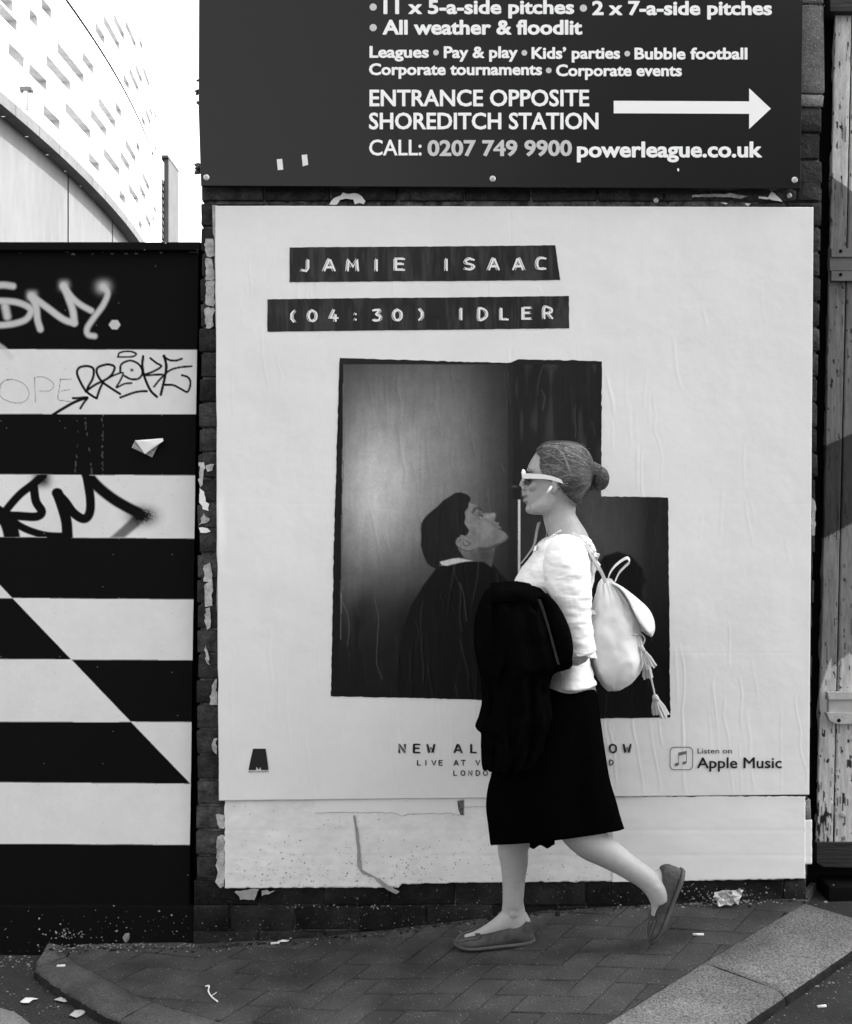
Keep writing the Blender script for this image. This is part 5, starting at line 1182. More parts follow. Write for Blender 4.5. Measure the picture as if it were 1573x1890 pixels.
bme = fuse('body', bm, .0032, 3, .45); bv = np.empty(len(bme.vertices) * 3, np.float32); bme.vertices.foreach_get('co', bv); bv = bv.reshape(-1, 3).astype(float)
bx_ = CX + bv[:, 0] / KW; by_ = CY - (bv[:, 2] - ZC) / KW; bd_ = bv[:, 1] - YW; tone = np.full(len(bv), A(150))
fc = (bx_ < 984) & (by_ < 955)
lip = np.exp(-(((bx_ - 966) / 6) ** 2 + ((by_ - 919.5) / 5.5) ** 2)) * (np.abs(bd_) < .025); tone = tone * (1 - .42 * lip * fc)
brow = np.exp(-(((bx_ - 975) / 6.5) ** 2 + ((by_ - 867.5 - (bx_ - 975) * .25) / 3) ** 2)) * (np.abs(bd_) > .010) * (np.abs(bd_) < .062); tone = tone * (1 - .8 * brow * fc)
tone = tone * (1 - .25 * np.exp(-(((bx_ - 950) / 9) ** 2 + ((by_ - 1687) / 6) ** 2)))
a_ = bme.color_attributes.new('Print', 'FLOAT_COLOR', 'POINT'); a_.data.foreach_set('color', np.stack([tone, tone, tone, np.ones_like(tone)], -1).astype(np.float32).reshape(-1))
obj('body', bme, M_skin, woman)

from mathutils import noise as mnoise
def folds(me, amp, sc, seed=0, ridge=True, only=None):
    nr = [v.normal.copy() for v in me.vertices]
    for v, n_ in zip(me.vertices, nr):
        p_ = Vector((v.co.x * sc[0] + seed, v.co.y * sc[1], v.co.z * sc[2])); w_ = mnoise.fractal(p_, 1.0, 2.1, 3)
        w_ = (1 - abs(w_) * 2) * .6 if ridge else w_
        v.co += n_ * amp * w_ * (only(v.co) if only else 1)
    me.update()
# surface of the head, used to lay hair on it
HA = np.array(HEAD, float)
def head_y(px, py, off=0.0):
    xf, xb, hw = (np.interp(py, HA[:, 0], HA[:, i]) for i in (1, 2, 3)); xc = (xf + xb) / 2; rx = (xb - xf) / 2 + off; hw = hw + off
    u = np.clip((px - xc) / rx, -.999, .999); w = (1 - abs(u) ** 2.15) ** (1 / 2.15)
    return -w * hw * KW * (1 - FRONT * max(0, -u))
HL = np.array([(812, 1000), (826, 991), (835, 990), (845, 997), (860, 996.5), (870, 998), (881, 1007), (888, 1017), (900, 1031), (910, 1041), (920, 1051), (932, 1064), (940, 1076)], float)
HAIRS = [(813.5, 1016, 1050, 8), (816, 1006, 1062, 20), (820, 999, 1070, 29), (828, 991, 1081, 37), (838, 986, 1089, 43), (850, 981, 1094, 47), (862, 978, 1096, 49), (874, 977, 1096, 50), (886, 977, 1094, 49.5), (897, 977, 1090, 48), (908, 978, 1083, 46), (918, 980, 1077, 44), (928, 984, 1071, 41), (938, 990, 1066, 36)]
bm = bmesh.new(); sl = interp_slices(HAIRS, 2.2); rings = []
for s in sl: rings.append([bm.verts.new(q) for q in slice_ring(s, 90, FRONT, 2.15)])
def colx(v): k = (D + v.co.y) / F; return CX + v.co.x / k, CY - (v.co.z - ZC) / k
for a, b in zip(rings[:-1], rings[1:]):
    for k in range(90):
        f = (a[k], a[(k + 1) % 90], b[(k + 1) % 90], b[k]); xm = sum(W_[0] for W_ in map(colx, f)) / 4; ym = sum(W_[1] for W_ in map(colx, f)) / 4
        if xm > np.interp(ym, HL[:, 0], HL[:, 1]): bm.faces.new(f)
bm.faces.new(rings[0][::-1])
for v in [v for v in bm.verts if not v.link_faces]: bm.verts.remove(v)
hair = obj('hair', bm_mesh('hair', bm, True), M_haircap, woman)
HS = np.array(HAIRS, float)
def hair_pt(px, py, off, side=-1):
    y = 0.0; q = None
    for _ in range(4):
        q = P(px, py, YW + y); sx, sy = CX + q.x / KW, CY - (q.z - ZC) / KW     # back to the slice's own columns
        xf, xb, hw = (np.interp(sy, HS[:, 0], HS[:, i]) for i in (1, 2, 3)); xc = (xf + xb) / 2; rx = (xb - xf) / 2; u = float(np.clip((sx - xc) / rx, -.995, .995))
        w = (1 - abs(u) ** 2.15) ** (1 / 2.15); y = side * (w * hw * (1 - FRONT * max(0, -u)) + off) * KW
    return P(px, py, YW + y)
def strands(name, specs, parent, sides=5):
    """specs: (list of world points, radius m, grey)"""
    bm = bmesh.new(); vals = []
    for pts, r, g in specs:
        n0 = len(bm.verts); n = len(pts); rr = [r * (.35 + .65 * math.sin(math.pi * min(1, max(.06, (i + .6) / n)))) for i in range(n)]
        tube(bm, pts, rr, sides, cap=False); vals += [g] * (len(bm.verts) - n0)
    me = bpy.data.meshes.new(name); bm.to_mesh(me); bm.free(); me.shade_smooth()
    a = me.color_attributes.new('Print', 'FLOAT_COLOR', 'POINT'); c = np.repeat(np.array(vals, np.float32)[:, None], 4, 1); c[:, 3] = 1; a.data.foreach_set('color', c.reshape(-1))
    return obj(name, me, M_hair, parent)
r = random.Random(3); sp = []
for side in (-1, 1):
    for i in range(950 if side < 0 else 300):
        t = r.random()
        # start on the hairline or parting, end at the bun
        if t < .60:
            sy = r.uniform(824, 890); sx = float(np.interp(sy, HL[:, 0], HL[:, 1])) + r.uniform(-1.5, 12)
        elif t < .78:
            sy = r.uniform(815, 824); sx = r.uniform(996, 1055); sy = max(sy, float(np.interp(sx, [990, 1000, 1016, 1050, 1066, 1080], [829, 820.5, 815.5, 815.5, 819.5, 829])))
        else:
            sy = r.uniform(888, 934); sx = float(np.interp(sy, HL[:, 0], HL[:, 1])) + r.uniform(0, 10)
        ex, ey = 1092 + r.uniform(-5, 1), 870 + (min(sy, 925) - 862) * .42 + r.gauss(0, 4)
        bow = (-.16 if sy < 850 else -.05 if sy < 890 else .09) * (ex - sx) + r.gauss(0, 3.5)
        pts = []
        for k in range(13):
            s = k / 12; x = sx + (ex - sx) * s; y = sy + (ey - sy) * s + bow * math.sin(math.pi * s)
            ymin = float(np.interp(x, [990, 1000, 1016, 1050, 1066, 1080, 1092], [829, 820.5, 815.5, 815.5, 819.5, 828, 846])); y = max(y, ymin + .4)
            pts.append(hair_pt(x, y, r.uniform(.5, 1.0) + .8 * math.sin(math.pi * s), side))
        sp.append((pts, r.uniform(.0004, .0009), r.choice((.022, .034, .05, .075, .11, .16, .23)) * r.uniform(.8, 1.2) * (.5 if t >= .78 else 1) * (.55 + .9 * (.5 + .5 * math.sin(sy * .55 + 2.0 * math.sin(sx * .11))))))
# a few loose locks crossing the swept-back hair
for L, g, w in (([(1004, 826), (1022, 823), (1034, 832), (1044, 850), (1051, 870), (1057, 878)], .32, .0026), ([(1000, 836), (1014, 838), (1030, 848), (1045, 862), (1062, 876)], .30, .0022), ([(1012, 820), (1035, 825), (1062, 838), (1085, 850), (1098, 853)], .33, .0018), ([(1006, 862), (1014, 874), (1024, 888), (1036, 905), (1050, 921), (1062, 930)], .26, .003), ([(1040, 815.5), (1066, 820), (1082, 830), (1086, 846)], .30, .0024), ([(1000, 846), (1015, 858), (1040, 868), (1066, 878)], .28, .002), ([(1004, 872), (1014, 882), (1026, 893)], .24, .0026)):
    L = catmull(L, 5)
    for q in range(6): sp.append(([hair_pt(x + r.gauss(0, .5) + q * .9, y + q * 1.0, 1.9) for x, y in L], w * .36, g * r.uniform(.35, .95)))
# fly-aways
for i in range(70):
    k_ = r.random()
    if k_ < .4: x, y = r.uniform(1005, 1085), 0; y = float(np.interp(x, [990, 1000, 1016, 1050, 1066, 1080], [829, 820.5, 815.5, 815.5, 819.5, 829])) + 1; dx, dz = .016, r.uniform(.0, .006)
    elif k_ < .7: x, y = r.uniform(1046, 1075), r.uniform(916, 936); dx, dz = r.uniform(.006, .02), -r.uniform(.004, .02)
    else: x, y = r.uniform(1088, 1122), r.uniform(862, 902); dx, dz = r.uniform(-.004, .014), r.uniform(-.014, .014)
    p0 = W(x, y, r.uniform(-.03, .02)); d1 = Vector((dx * .5, 0, dz * .8 + .001)); sp.append(([p0, p0 + d1 * .6, p0 + d1 + Vector((dx * .2, 0, -dz * .1)), p0 + Vector((dx, 0, dz * .7))], .0003, r.uniform(.08, .2)))
strands('hair_strand', sp, hair).__setitem__('kind', 'stuff')
bm = bmesh.new()
limb(bm, [(1080, 862, 0, 15), (1092, 866, 0, 15), (1102, 872, 0, 16)], 16)
ball(bm, W(1108, 883, 0), (15.5 * KW, 19 * KW, 21 * KW), 3)
bun = obj('hair_bun', fuse('hair_bun', bm, .003, 3), M_haircap, woman)
sp = []
for i in range(130):
    nv = Vector((r.gauss(0, 1), r.gauss(0, .55), r.gauss(0, .8))).normalized(); e1 = nv.orthogonal().normalized(); e1 = (Matrix.Rotation(r.uniform(0, 6.28), 3, nv) @ e1); e2 = nv.cross(e1); L = r.uniform(1.6, 3.4); c_ = W(1108, 883, 0)
    sp.append(([c_ + Vector((o_.x * 16.2 * KW, o_.y * 19.6 * KW, o_.z * 21.7 * KW)) for o_ in (e1 * math.cos(L * k / 13) + e2 * math.sin(L * k / 13) for k in range(14))], r.uniform(.0007, .0016), r.choice((.022, .032, .045, .06, .09))))
for i in range(14):
    pts = [W(1080 + k * 4 + r.gauss(0, .5), 858 + i * 1.6 + 2 * math.sin(k), -.028 * math.cos((i - 7) / 8) - .004) for k in range(7)]; sp.append((pts, .0013, r.choice((.08, .12, .2))))
strands('hair_strand', sp, bun).__setitem__('kind', 'stuff')

# sunglasses and earphone
gl_ = bpy.data.objects.new('sunglasses', None); link(gl_, woman); gl_.matrix_parent_inverse = Matrix.Translation(-woman.location)
bm = bmesh.new(); fr = []
for s_ in (-1, 1):
    o2 = [W(965.2 + 1.2 * abs(math.cos(t)), 878 + 9.0 * math.sin(t) - 2.5 * max(0, math.cos(t)), s_ * (.033 + .027 * math.cos(t))) + Vector((.0 + .004 * (.5 + .5 * math.cos(t)) ** 2, 0, 0)) for t in np.linspace(0, 2 * math.pi, 29)]
    tube(bm, o2, .0036, 8, cap=False)
tube(bm, [W(965, 873, -.006), W(964, 872, 0), W(965, 873, .006)], .003, 8)
for s_ in (-1, 1): tube(bm, [W(966, 867, s_ * .056), W(966, 872, s_ * .061), W(966.2, 880, s_ * .064), W(966.5, 886, s_ * .06)], [.0036, .005, .005, .0036], 10)
obj('frame', bm_mesh('frame', bm, True), M_frame, gl_)
for s_ in (-1, 1):
    bm = bmesh.new(); c_ = W(966.4, 878, s_ * .033)
    vs = [bm.verts.new(c_ + Vector((.003 + .017 * (.5 + .5 * math.cos(t)) ** 2, s_ * .028 * math.cos(t), -(9 if math.sin(t) < 0 else 17) * KW * math.sin(t)))) for t in np.linspace(0, 2 * math.pi, 28, endpoint=False)]
    bm.faces.new(vs); rr = bmesh.ops.extrude_face_region(bm, geom=bm.faces[:]); 
    for g_ in rr['geom']:
        if isinstance(g_, bmesh.types.BMVert): g_.co.x += .0015
    obj('lens', bm_mesh('lens', bm), M_lens, gl_)
    bm = bmesh.new(); path = catmull([(967, 878.5, .066), (985, 878.8, .0735), (1005, 880, .0775), (1022, 883.5, .081), (1036, 888.5, .083), (1050, 894.5, .082)], 5)
    ribbon(bm, [W(q[0], q[1], s_ * q[2]) for q in path], [Vector((0, 0, hh * KW)) for hh in np.interp(np.linspace(0, 1, len(path)), [0, .2, .55, .8, .93, 1], [4.8, 4.5, 3.7, 3.0, 4.0, 1.0])], .0035)
    obj('temple', bm_mesh('temple', bm), M_frame, gl_)
ep = bpy.data.objects.new('earphone', None); link(ep, woman); ep.matrix_parent_inverse = Matrix.Translation(-woman.location)
bm = bmesh.new(); tube(bm, [W(1018, 898, -.083), W(1014, 904, -.087), W(1010, 911, -.087)], [.004, .0042, .0026], 10); obj('earbud', bm_mesh('earbud', bm, True), M_frame, ep)
bm = bmesh.new(); c_ = catmull([(1010, 910, -.087), (1008, 925, -.083), (1008, 945, -.06), (1006, 962, -.053), (1009, 985, -.066), (1004, 1002, -.08)], 6); tube(bm, [W(*q) for q in c_], .0005, 6); obj('cable', bm_mesh('cable', bm, True), M_strap, ep)

# blouse
bm = bmesh.new()
BL = [(986, 1020, 1072, 40), (992, 1010, 1082, 66), (1000, 999, 1089, 84), (1012, 991, 1095, 96), (1030, 981, 1097, 100), (1050, 965, 1096, 98), (1066, 955, 1094, 94), (1080, 951, 1091, 90), (1092, 961, 1090, 86), (1106, 976, 1089, 83), (1130, 985, 1087, 80), (1180, 997, 1085, 78), (1215, 1006, 1086, 82), (1236, 1011, 1089, 90), (1250, 1010, 1094, 97, 0, 1250), (1259, 1009, 1096, 100, 0, 1256)]
def bl_mod(R, s):
    out = []
    for k, q in enumerate(R):
        t = 2 * math.pi * k / len(R); a_ = .0016 * math.sin(9 * t + s[0] * .05) * min(1, max(0, (s[0] - 1090) / 60)); out.append(q + Vector((math.cos(t) * a_, math.sin(t) * a_, 0)))
    return out
loft(bm, BL, 64, 0, 2.25, mod=bl_mod, step=4)
for s_ in (-1, 1):
    limb(bm, [(1046, 998, s_ * .118, 18), (1045, 1014, s_ * .142, 33), (1046, 1045, s_ * .160, 40), (1050, 1085, s_ * .174, 38), (1055, 1130, s_ * .184, 33), (1063, 1168, s_ * .19, 29), (1068, 1192, s_ * .19, 27.5), (1071, 1207, s_ * .19, 27)], 28)
fz = fuse('blouse', bm, .0038, 2, .5); folds(fz, .0050, (9, 9, 17), 3); folds(fz, .0028, (14, 14, 42), 8, False)
blouse = obj('blouse', fz, M_blouse, woman)
from mathutils.bvhtree import BVHTree
def bvh(o):
    me = o.data; return BVHTree.FromPolygons([v.co.copy() for v in me.vertices], [tuple(p.vertices) for p in me.polygons])
CAMP = Vector((0, -D, ZC))
def on_surface(tree, px, py, lift=.002, fallback=-.12):
    d = (W(px, py) - CAMP).normalized(); h = tree.ray_cast(CAMP, d)
    return (h[0] - d * lift) if h[0] is not None else W(px, py, fallback)
BT = bvh(blouse)
def frill(path, amp, freq, wid, n=140, name='frill', drop=Vector((0, 0, -1)), outd=Vector((0, -1, 0)), th=.0022):
    bm = bmesh.new(); pth = catmull(path, max(2, n // len(path))); m = len(pth); V0 = []
    for i, q in enumerate(pth):
        c_ = on_surface(BT, q[0], q[1], .003, q[2]) if q[2] <= 0 else W(*q[:3]); w_ = math.sin(i / m * freq * 2 * math.pi); w2_ = math.sin(i / m * freq * 4.3 + 1.3)
        rows = []
        for j in range(5):
            s = j / 4; rows.append(bm.verts.new(c_ + drop * (wid * s) + outd * (.003 + .006 * s + amp * (w_ + .5 * w2_) * s) + Vector((amp * .6 * w2_ * s, 0, .12 * amp * w_ * s))))
        V0.append(rows)
    for a, b in zip(V0[:-1], V0[1:]):
        for j in range(4): bm.faces.new((a[j], b[j], b[j + 1], a[j + 1]))
    o = obj(name, bm_mesh(name, bm, True), M_blouse, blouse); md = o.modifiers.new('thick', 'SOLIDIFY'); md.thickness = th
    return o
frill([(1010, 996, -.1), (1003, 1000, -.1), (996, 1004, -.1), (990, 1007, -.1), (987, 1009, -.08)], .004, 6, .017, 70, outd=Vector((-.5, -.8, .1)))
frill([(1020, 990, -.1), (1030, 983, -.1), (1036, 980, -.1)], .003, 4, .008, 40, outd=Vector((-.1, -.6, .8)), drop=Vector((0, -.4, -.8)))
frill([(1066, 990, -.1), (1076, 1000, -.1), (1085, 1010, -.1), (1093, 1020, -.1), (1098, 1030, -.1), (1101, 1042, -.09)], .006, 7, .018, 80, outd=Vector((.45, -.8, .3)), drop=Vector((.2, 0, -1)))
frill([(1074, 996, -.1), (1084, 1006, -.1), (1092, 1015, -.1), (1099, 1026, -.1)], .005, 5, .012, 60, outd=Vector((.5, -.7, .5)), drop=Vector((.35, 0, -.9)))
# flared cuff
for s_ in (-1, 1):
    bm = bmesh.new(); rg = []
    for j in range(7):
        t_ = j / 6; row = []
        for k in range(48):
            a_ = 2 * math.pi * k / 48; rad = (26 + 3.5 * t_ + 2.2 * t_ * math.sin(7 * a_) + 1.2 * t_ * math.sin(13 * a_)); row.append(bm.verts.new(W(1071 + rad * math.cos(a_), 1196 + 15 * t_ + 4 * t_ * math.cos(a_) + 1.6 * t_ * math.sin(7 * a_ + 1), s_ * .19 + rad * KW * .95 * math.sin(a_))))
        rg.append(row)
    for a, b in zip(rg[:-1], rg[1:]):
        for k in range(48): bm.faces.new((a[k], a[(k + 1) % 48], b[(k + 1) % 48], b[k]))
    o = obj('cuff', bm_mesh('cuff', bm, True), M_blouse, blouse); md = o.modifiers.new('thick', 'SOLIDIFY'); md.thickness = .0018
# skirt
SK = [(1240, 1006, 1082, 74), (1256, 992, 1088, 80), (1270, 982, 1096, 90), (1300, 962, 1101, 97), (1350, 940, 1108, 100, 0, 1349), (1400, 922, 1115, 100, 0, 1396), (1450, 904, 1123, 98, 0, 1441), (1490, 898, 1133, 94, 0, 1475), (1530, 902, 1142, 90, 0, 1508), (1564, 906, 1150, 86, 0, 1532)]
def sk_mod(R, s):
    f = min(1, max(0, (s[0] - 1280) / 220)); out = []
    for k, q in enumerate(R):
        t = 2 * math.pi * k / len(R); a_ = f * (.009 * math.sin(7 * t + .6) + .006 * math.sin(12 * t + s[0] * .01)) * abs(math.sin(t)); dz = -f * f * 5 * KW * (1 - abs(math.cos(t)) ** 1.5) * (.6 if math.sin(t) > 0 else 1)
        q = q + Vector((math.cos(t) * a_ * .3, math.sin(t) * a_, dz)); q.z += (ZC - q.z) * max(0, (YW - q.y)) / (D + YW) * f; out.append(q)
    return out
bm = bmesh.new(); rg = loft(bm, SK, 96, 0, 2.9, cap=False, mod=sk_mod, step=5); bm.faces.new(rg[0][::-1])
o = obj('skirt', bm_mesh('skirt', bm, True), M_skirt, woman); md = o.modifiers.new('thick', 'SOLIDIFY'); md.thickness = .003; md.offset = -1
bm = bmesh.new(); rows = []
for i in range(25):
    t_ = i / 24; x = 978 + 46 * t_; rows.append([bm.verts.new(W(x, 1545, -.02 + .01 * math.sin(9 * t_))), bm.verts.new(W(x, 1564 + 3 * math.sin(t_ * 11) - 2 * t_, -.02 + .012 * math.sin(12 * t_)))])
for a, b in zip(rows[:-1], rows[1:]): bm.faces.new((a[0], b[0], b[1], a[1]))
o = obj('skirt_lining', bm_mesh('skirt_lining', bm, True), M_skirt, woman); md = o.modifiers.new('thick', 'SOLIDIFY'); md.thickness = .002

# shoes: built along the foot, then stood on the ground or tipped up
def shoe(name, heel, toe, upv, length_px):
    d = toe - heel; Ls = d.length; d = d.normalized(); upv = (upv - d * upv.dot(d)).normalized(); sd_ = d.cross(upv)
    k = Ls / 147.0
    ST_ = np.array([(0, 30, 7), (.03, 37, 13), (.08, 41, 18), (.15, 39.5, 20), (.25, 36, 21), (.35, 32.5, 21.5), (.45, 28.5, 22), (.55, 25, 22.5), (.65, 22.5, 23.5), (.72, 21, 23.5), (.80, 19.5, 22.5), (.88, 17.5, 20.5), (.94, 14.5, 17), (.98, 11, 12), (1.0, 7.5, 6)])
    bm = bmesh.new(); rings = []
    aa = np.unique(np.concatenate([np.linspace(0, 1, 40), [.01, .02, .985, .993]]))
    for a_ in aa:
        h = np.interp(a_, ST_[:, 0], ST_[:, 1]) * k; w = np.interp(a_, ST_[:, 0], ST_[:, 2]) * k; z0 = 3.5 * k; c_ = heel + d * (a_ * Ls)
        curl = 5 * k * max(0, (a_ - .8) / .2) ** 2
        prof = [(-.80, 0), (-1, .16), (-1.03, .38), (-.98, .62), (-.86, .86), (-.62, .99), (-.3, 1.03), (0, 1.04), (.3, 1.03), (.62, .99), (.86, .86), (.98, .62), (1.03, .38), (1, .16), (.80, 0)]
        rings.append([bm.verts.new(c_ + sd_ * (u_ * w) + upv * (z0 + curl + (h - z0 - curl * .4) * v_)) for u_, v_ in prof])
    n = len(rings[0])
    for a, b in zip(rings[:-1], rings[1:]):
        for q in range(n): bm.faces.new((a[q], a[(q + 1) % n], b[(q + 1) % n], b[q]))
    bm.faces.new(rings[0][::-1]); bm.faces.new(rings[-1])
    up_ = obj(name, bm_mesh(name, bm, True), M_shoe, woman)
    bm = bmesh.new(); rings = []
    for a_ in np.linspace(-.015, 1.012, 40):
        w = np.interp(np.clip(a_, 0, 1), ST_[:, 0], ST_[:, 2]) * k * 1.07 + .6 * k; c_ = heel + d * (a_ * Ls); curl = 6 * k * max(0, (a_ - .76) / .24) ** 2
        t0 = (-1.2 if a_ < .22 else 0) * k; rings.append([bm.verts.new(c_ + sd_ * (u_ * w) + upv * (curl + z_)) for u_, z_ in ((-1, 5.5 * k), (-1.03, 3 * k), (-.96, t0), (.96, t0), (1.03, 3 * k), (1, 5.5 * k))])
    n = 6
    for a, b in zip(rings[:-1], rings[1:]):
        for q in range(n): bm.faces.new((a[q], a[(q + 1) % n], b[(q + 1) % n], b[q]))
    bm.faces.new(rings[0][::-1]); bm.faces.new(rings[-1]); obj('sole', bm_mesh('sole', bm, True), M_sole, up_)
    # moccasin apron seam, vamp tongue and collar piping
    def on(a_, u_, v_, e_=.0):
        h = np.interp(a_, ST_[:, 0], ST_[:, 1]) * k; w = np.interp(a_, ST_[:, 0], ST_[:, 2]) * k; return heel + d * (a_ * Ls) + sd_ * (u_ * w) + upv * (3.5 * k + (h - 3.5 * k) * v_ + e_ * k)
    bm = bmesh.new(); sm = [(.69, -.88, .88), (.76, -.84, .90), (.84, -.80, .92), (.91, -.72, .93), (.955, -.5, .93), (.97, 0, .92), (.955, .5, .93), (.91, .72, .93), (.84, .80, .92), (.76, .84, .90), (.69, .88, .88)]
    cs = catmull(sm, 7); tube(bm, [on(*q, 2.2) for q in cs], [.0021 + .0007 * math.sin(i * 1.9) for i in range(len(cs))], 8); obj('seam', bm_mesh('seam', bm, True), M_stitch, up_)
    bm = bmesh.new(); ribbon(bm, [on(.70, u_, .93 + .1 * (1 - u_ * u_), 2.5) for u_ in np.linspace(-.9, .9, 9)], [d * .008] * 9, .003); obj('vamp_band', bm_mesh('vamp_band', bm), M_shoe, up_)
    return up_
def grd(px, py, dy): 
    p = W(px, py, dy); return p
h0 = W(986, 1738, .06); t0 = W(840, 1738, .06); zg = max(float(zp(p.x, p.y)) for p in (h0, t0))
h0.z = float(zp(h0.x, h0.y)) + .002; t0.z = float(zp(t0.x, t0.y)) + .006
shoe('shoe', h0, t0, Vector((0, 0, 1)), 147)
h1 = W(1262, 1607, -.06); t1 = W(1208, 1741, -.06)
shoe('shoe', h1, t1, Vector((-1, 0, .28)), 147)

# ------------------------------------------------------------------ coat carried over her forearm
coat = thing('coat', W(950, 1250, -.2), 'black coat draped over the forearm of the walking woman, hanging in front of her skirt', 'coat')
CT = [(1084.5, 912, 984, 16, -.19), (1087, 905, 994, 30, -.19), (1094, 897, 1002, 44, -.19), (1106, 889, 1009, 52, -.19), (1125, 882, 1022, 58, -.19), (1150, 879, 1033, 60, -.19), (1190, 879, 1046, 61, -.19), (1218, 883, 1053, 60, -.19), (1228, 884, 1050, 59, -.19), (1234, 885, 1032, 57, -.19), (1242, 886, 1018, 56, -.19), (1262, 889, 1012, 55, -.185), (1292, 892, 1012, 54, -.18), (1318, 885, 1016, 52, -.175), (1338, 878, 1012, 50, -.17), (1344, 880, 1010, 49, -.17), (1352, 889, 1006, 48, -.165), (1380, 891, 1000, 45, -.16), (1412, 892.5, 985, 42, -.155, 1408), (1417, 893, 980, 40, -.155, 1411)]
def ct_mod(R, s):
    out = []
    for k, q in enumerate(R):
        t = 2 * math.pi * k / len(R); f = min(1, (s[0] - 1084) / 40)
        a_ = f * (.012 * math.sin(5 * t + .8 + s[0] * .012) + .008 * math.sin(11 * t - s[0] * .02) + .005 * math.sin(17 * t + s[0] * .03)) * abs(math.sin(t)) ** .7
        out.append(q + Vector((0, math.sin(t) * a_ * 1.0, 0)))
    return out
bm = bmesh.new(); loft(bm, CT, 110, 0, 2.3, mod=ct_mod, step=4)
cm = bm_mesh('coat_body', bm, True); folds(cm, .010, (16, 16, 5), 4); cb = obj('coat_body', cm, M_coat, coat)
bm = bmesh.new(); ribbon(bm, [W(x, y, -.19) + Vector((0, -o_, 0)) for x, y, o_ in ((903, 1092, .078), (925, 1089, .082), (950, 1088, .084), (972, 1092, .084), (985, 1104, .086))], [Vector((0, .012, .028))] * 5, .012); obj('folded_collar', bm_mesh('folded_collar', bm, True), M_coat, coat)
bm = bmesh.new(); CB = bvh(cb); cs = catmull([(995, 1106), (1004, 1130), (1014, 1165), (1023, 1198), (1031, 1226)], 6); ribbon(bm, [on_surface(CB, q[0], q[1], .003, -.3) for q in cs], [Vector((.0042, -.002, 0))] * len(cs), .004); obj('zip', bm_mesh('zip', bm), M_zip, coat)
bm = bmesh.new(); limb(bm, [(1004, 1098, -.255, 7), (1022, 1128, -.268, 12), (1036, 1165, -.275, 15), (1042, 1198, -.27, 15), (1042, 1222, -.26, 12)], 16); obj('coat_sleeve', bm_mesh('coat_sleeve', bm, True), M_coat, coat)

# ------------------------------------------------------------------ backpack
bag = thing('backpack', W(1135, 1272, .0), 'pale cream drawstring backpack with flap and tassels, on the back of the walking woman', 'backpack')
BG = [(1070, 1114, 1125, 8), (1078, 1110, 1132, 18), (1092, 1105, 1146, 32), (1112, 1099, 1160, 44), (1140, 1092, 1173, 54), (1170, 1088, 1181, 60), (1200, 1090, 1185, 62), (1222, 1094, 1184, 62), (1240, 1099, 1175, 58), (1256, 1108, 1160, 50), (1266, 1115, 1146, 38), (1273, 1123, 1136, 18)]
def bg_mod(R, s):
    out = []
    for k, q in enumerate(R):
        t = 2 * math.pi * k / len(R); f = math.exp(-((s[0] - 1078) / 30) ** 2); a_ = f * .005 * math.sin(14 * t) - .008 * math.exp(-((math.atan2(math.sin(t + 1.75), math.cos(t + 1.75))) / .35) ** 2) * math.exp(-((s[0] - 1165 ) / 38) ** 2)
        a_ += -.006 * math.exp(-((math.atan2(math.sin(t + 2.1), math.cos(t + 2.1))) / .2) ** 2) * math.exp(-((s[0] - 1250) / 22) ** 2)
        out.append(q + Vector((math.cos(t) * a_, math.sin(t) * a_, 0)))
    return out
bm = bmesh.new(); loft(bm, BG, 80, 0, 2.2, mod=bg_mod, step=3); bgm = bm_mesh('bag_body', bm, True); folds(bgm, .008, (9, 9, 6), 12); folds(bgm, .0022, (22, 22, 16), 2, False); obj('bag_body', bgm, M_bag, bag)
ridge = catmull([(1124, 1071), (1142, 1079), (1160, 1091), (1180, 1107), (1197, 1124), (1206, 1144), (1206, 1163), (1200, 1174)], 5)
edge = catmull([(1126, 1074), (1139, 1083), (1150, 1100), (1158, 1120), (1167, 1139), (1178, 1153), (1190, 1166), (1198, 1174)], 5)
wid = np.interp(np.linspace(0, 1, len(ridge)), [0, .2, .5, .8, .95, 1], [26, 46, 60, 56, 34, 8])
bm = bmesh.new(); rows = []
for i in range(len(ridge)):
    row = []
    for v_ in np.linspace(-1, 1, 25):
        b_ = abs(v_) ** 2.2; x = ridge[i][0] * (1 - b_) + edge[i][0] * b_; y = ridge[i][1] * (1 - b_) + edge[i][1] * b_; row.append(bm.verts.new(W(x, y, 0) + Vector((0, v_ * wid[i] * KW * 1.06, 0))))
    rows.append(row)
for a, b in zip(rows[:-1], rows[1:]):
    for j in range(24): bm.faces.new((a[j], b[j], b[j + 1], a[j + 1]))
o = obj('flap', bm_mesh('flap', bm, True), M_bag2, bag); md = o.modifiers.new('thick', 'SOLIDIFY'); md.thickness = .004
bm = bmesh.new(); hp = catmull([(1121, 1074), (1126, 1058), (1135, 1045), (1147, 1035), (1158, 1030), (1162, 1037), (1153, 1046), (1143, 1057), (1136, 1072)], 5)
ribbon(bm, [W(q[0], q[1], -.012 + .0 * q[0]) for q in hp], [Vector((.003, .013, .003))] * len(hp), .003); obj('handle_loop', bm_mesh('handle_loop', bm), M_bag, bag)
def strap(pts, hw_, th=.003, mat=M_strap):
    bm = bmesh.new(); c_ = catmull(pts, 6); ribbon(bm, [W(*q[:3]) for q in c_], [Vector(hw_)] * len(c_), th); return obj('strap', bm_mesh('strap', bm), mat, bag)
strap([(1118, 1074, -.045), (1110, 1056, -.105), (1102, 1042, -.135), (1090, 1020, -.15), (1079, 1003, -.145), (1068, 990, -.13), (1056, 984, -.12)], (.004, .006, .004))
strap([(1118, 1074, .045), (1102, 1042, .125), (1075, 998, .135), (1040, 985, .12), (1005, 995, .12), (985, 1012, .118), (970, 1030, .12)], (.004, .006, .004))
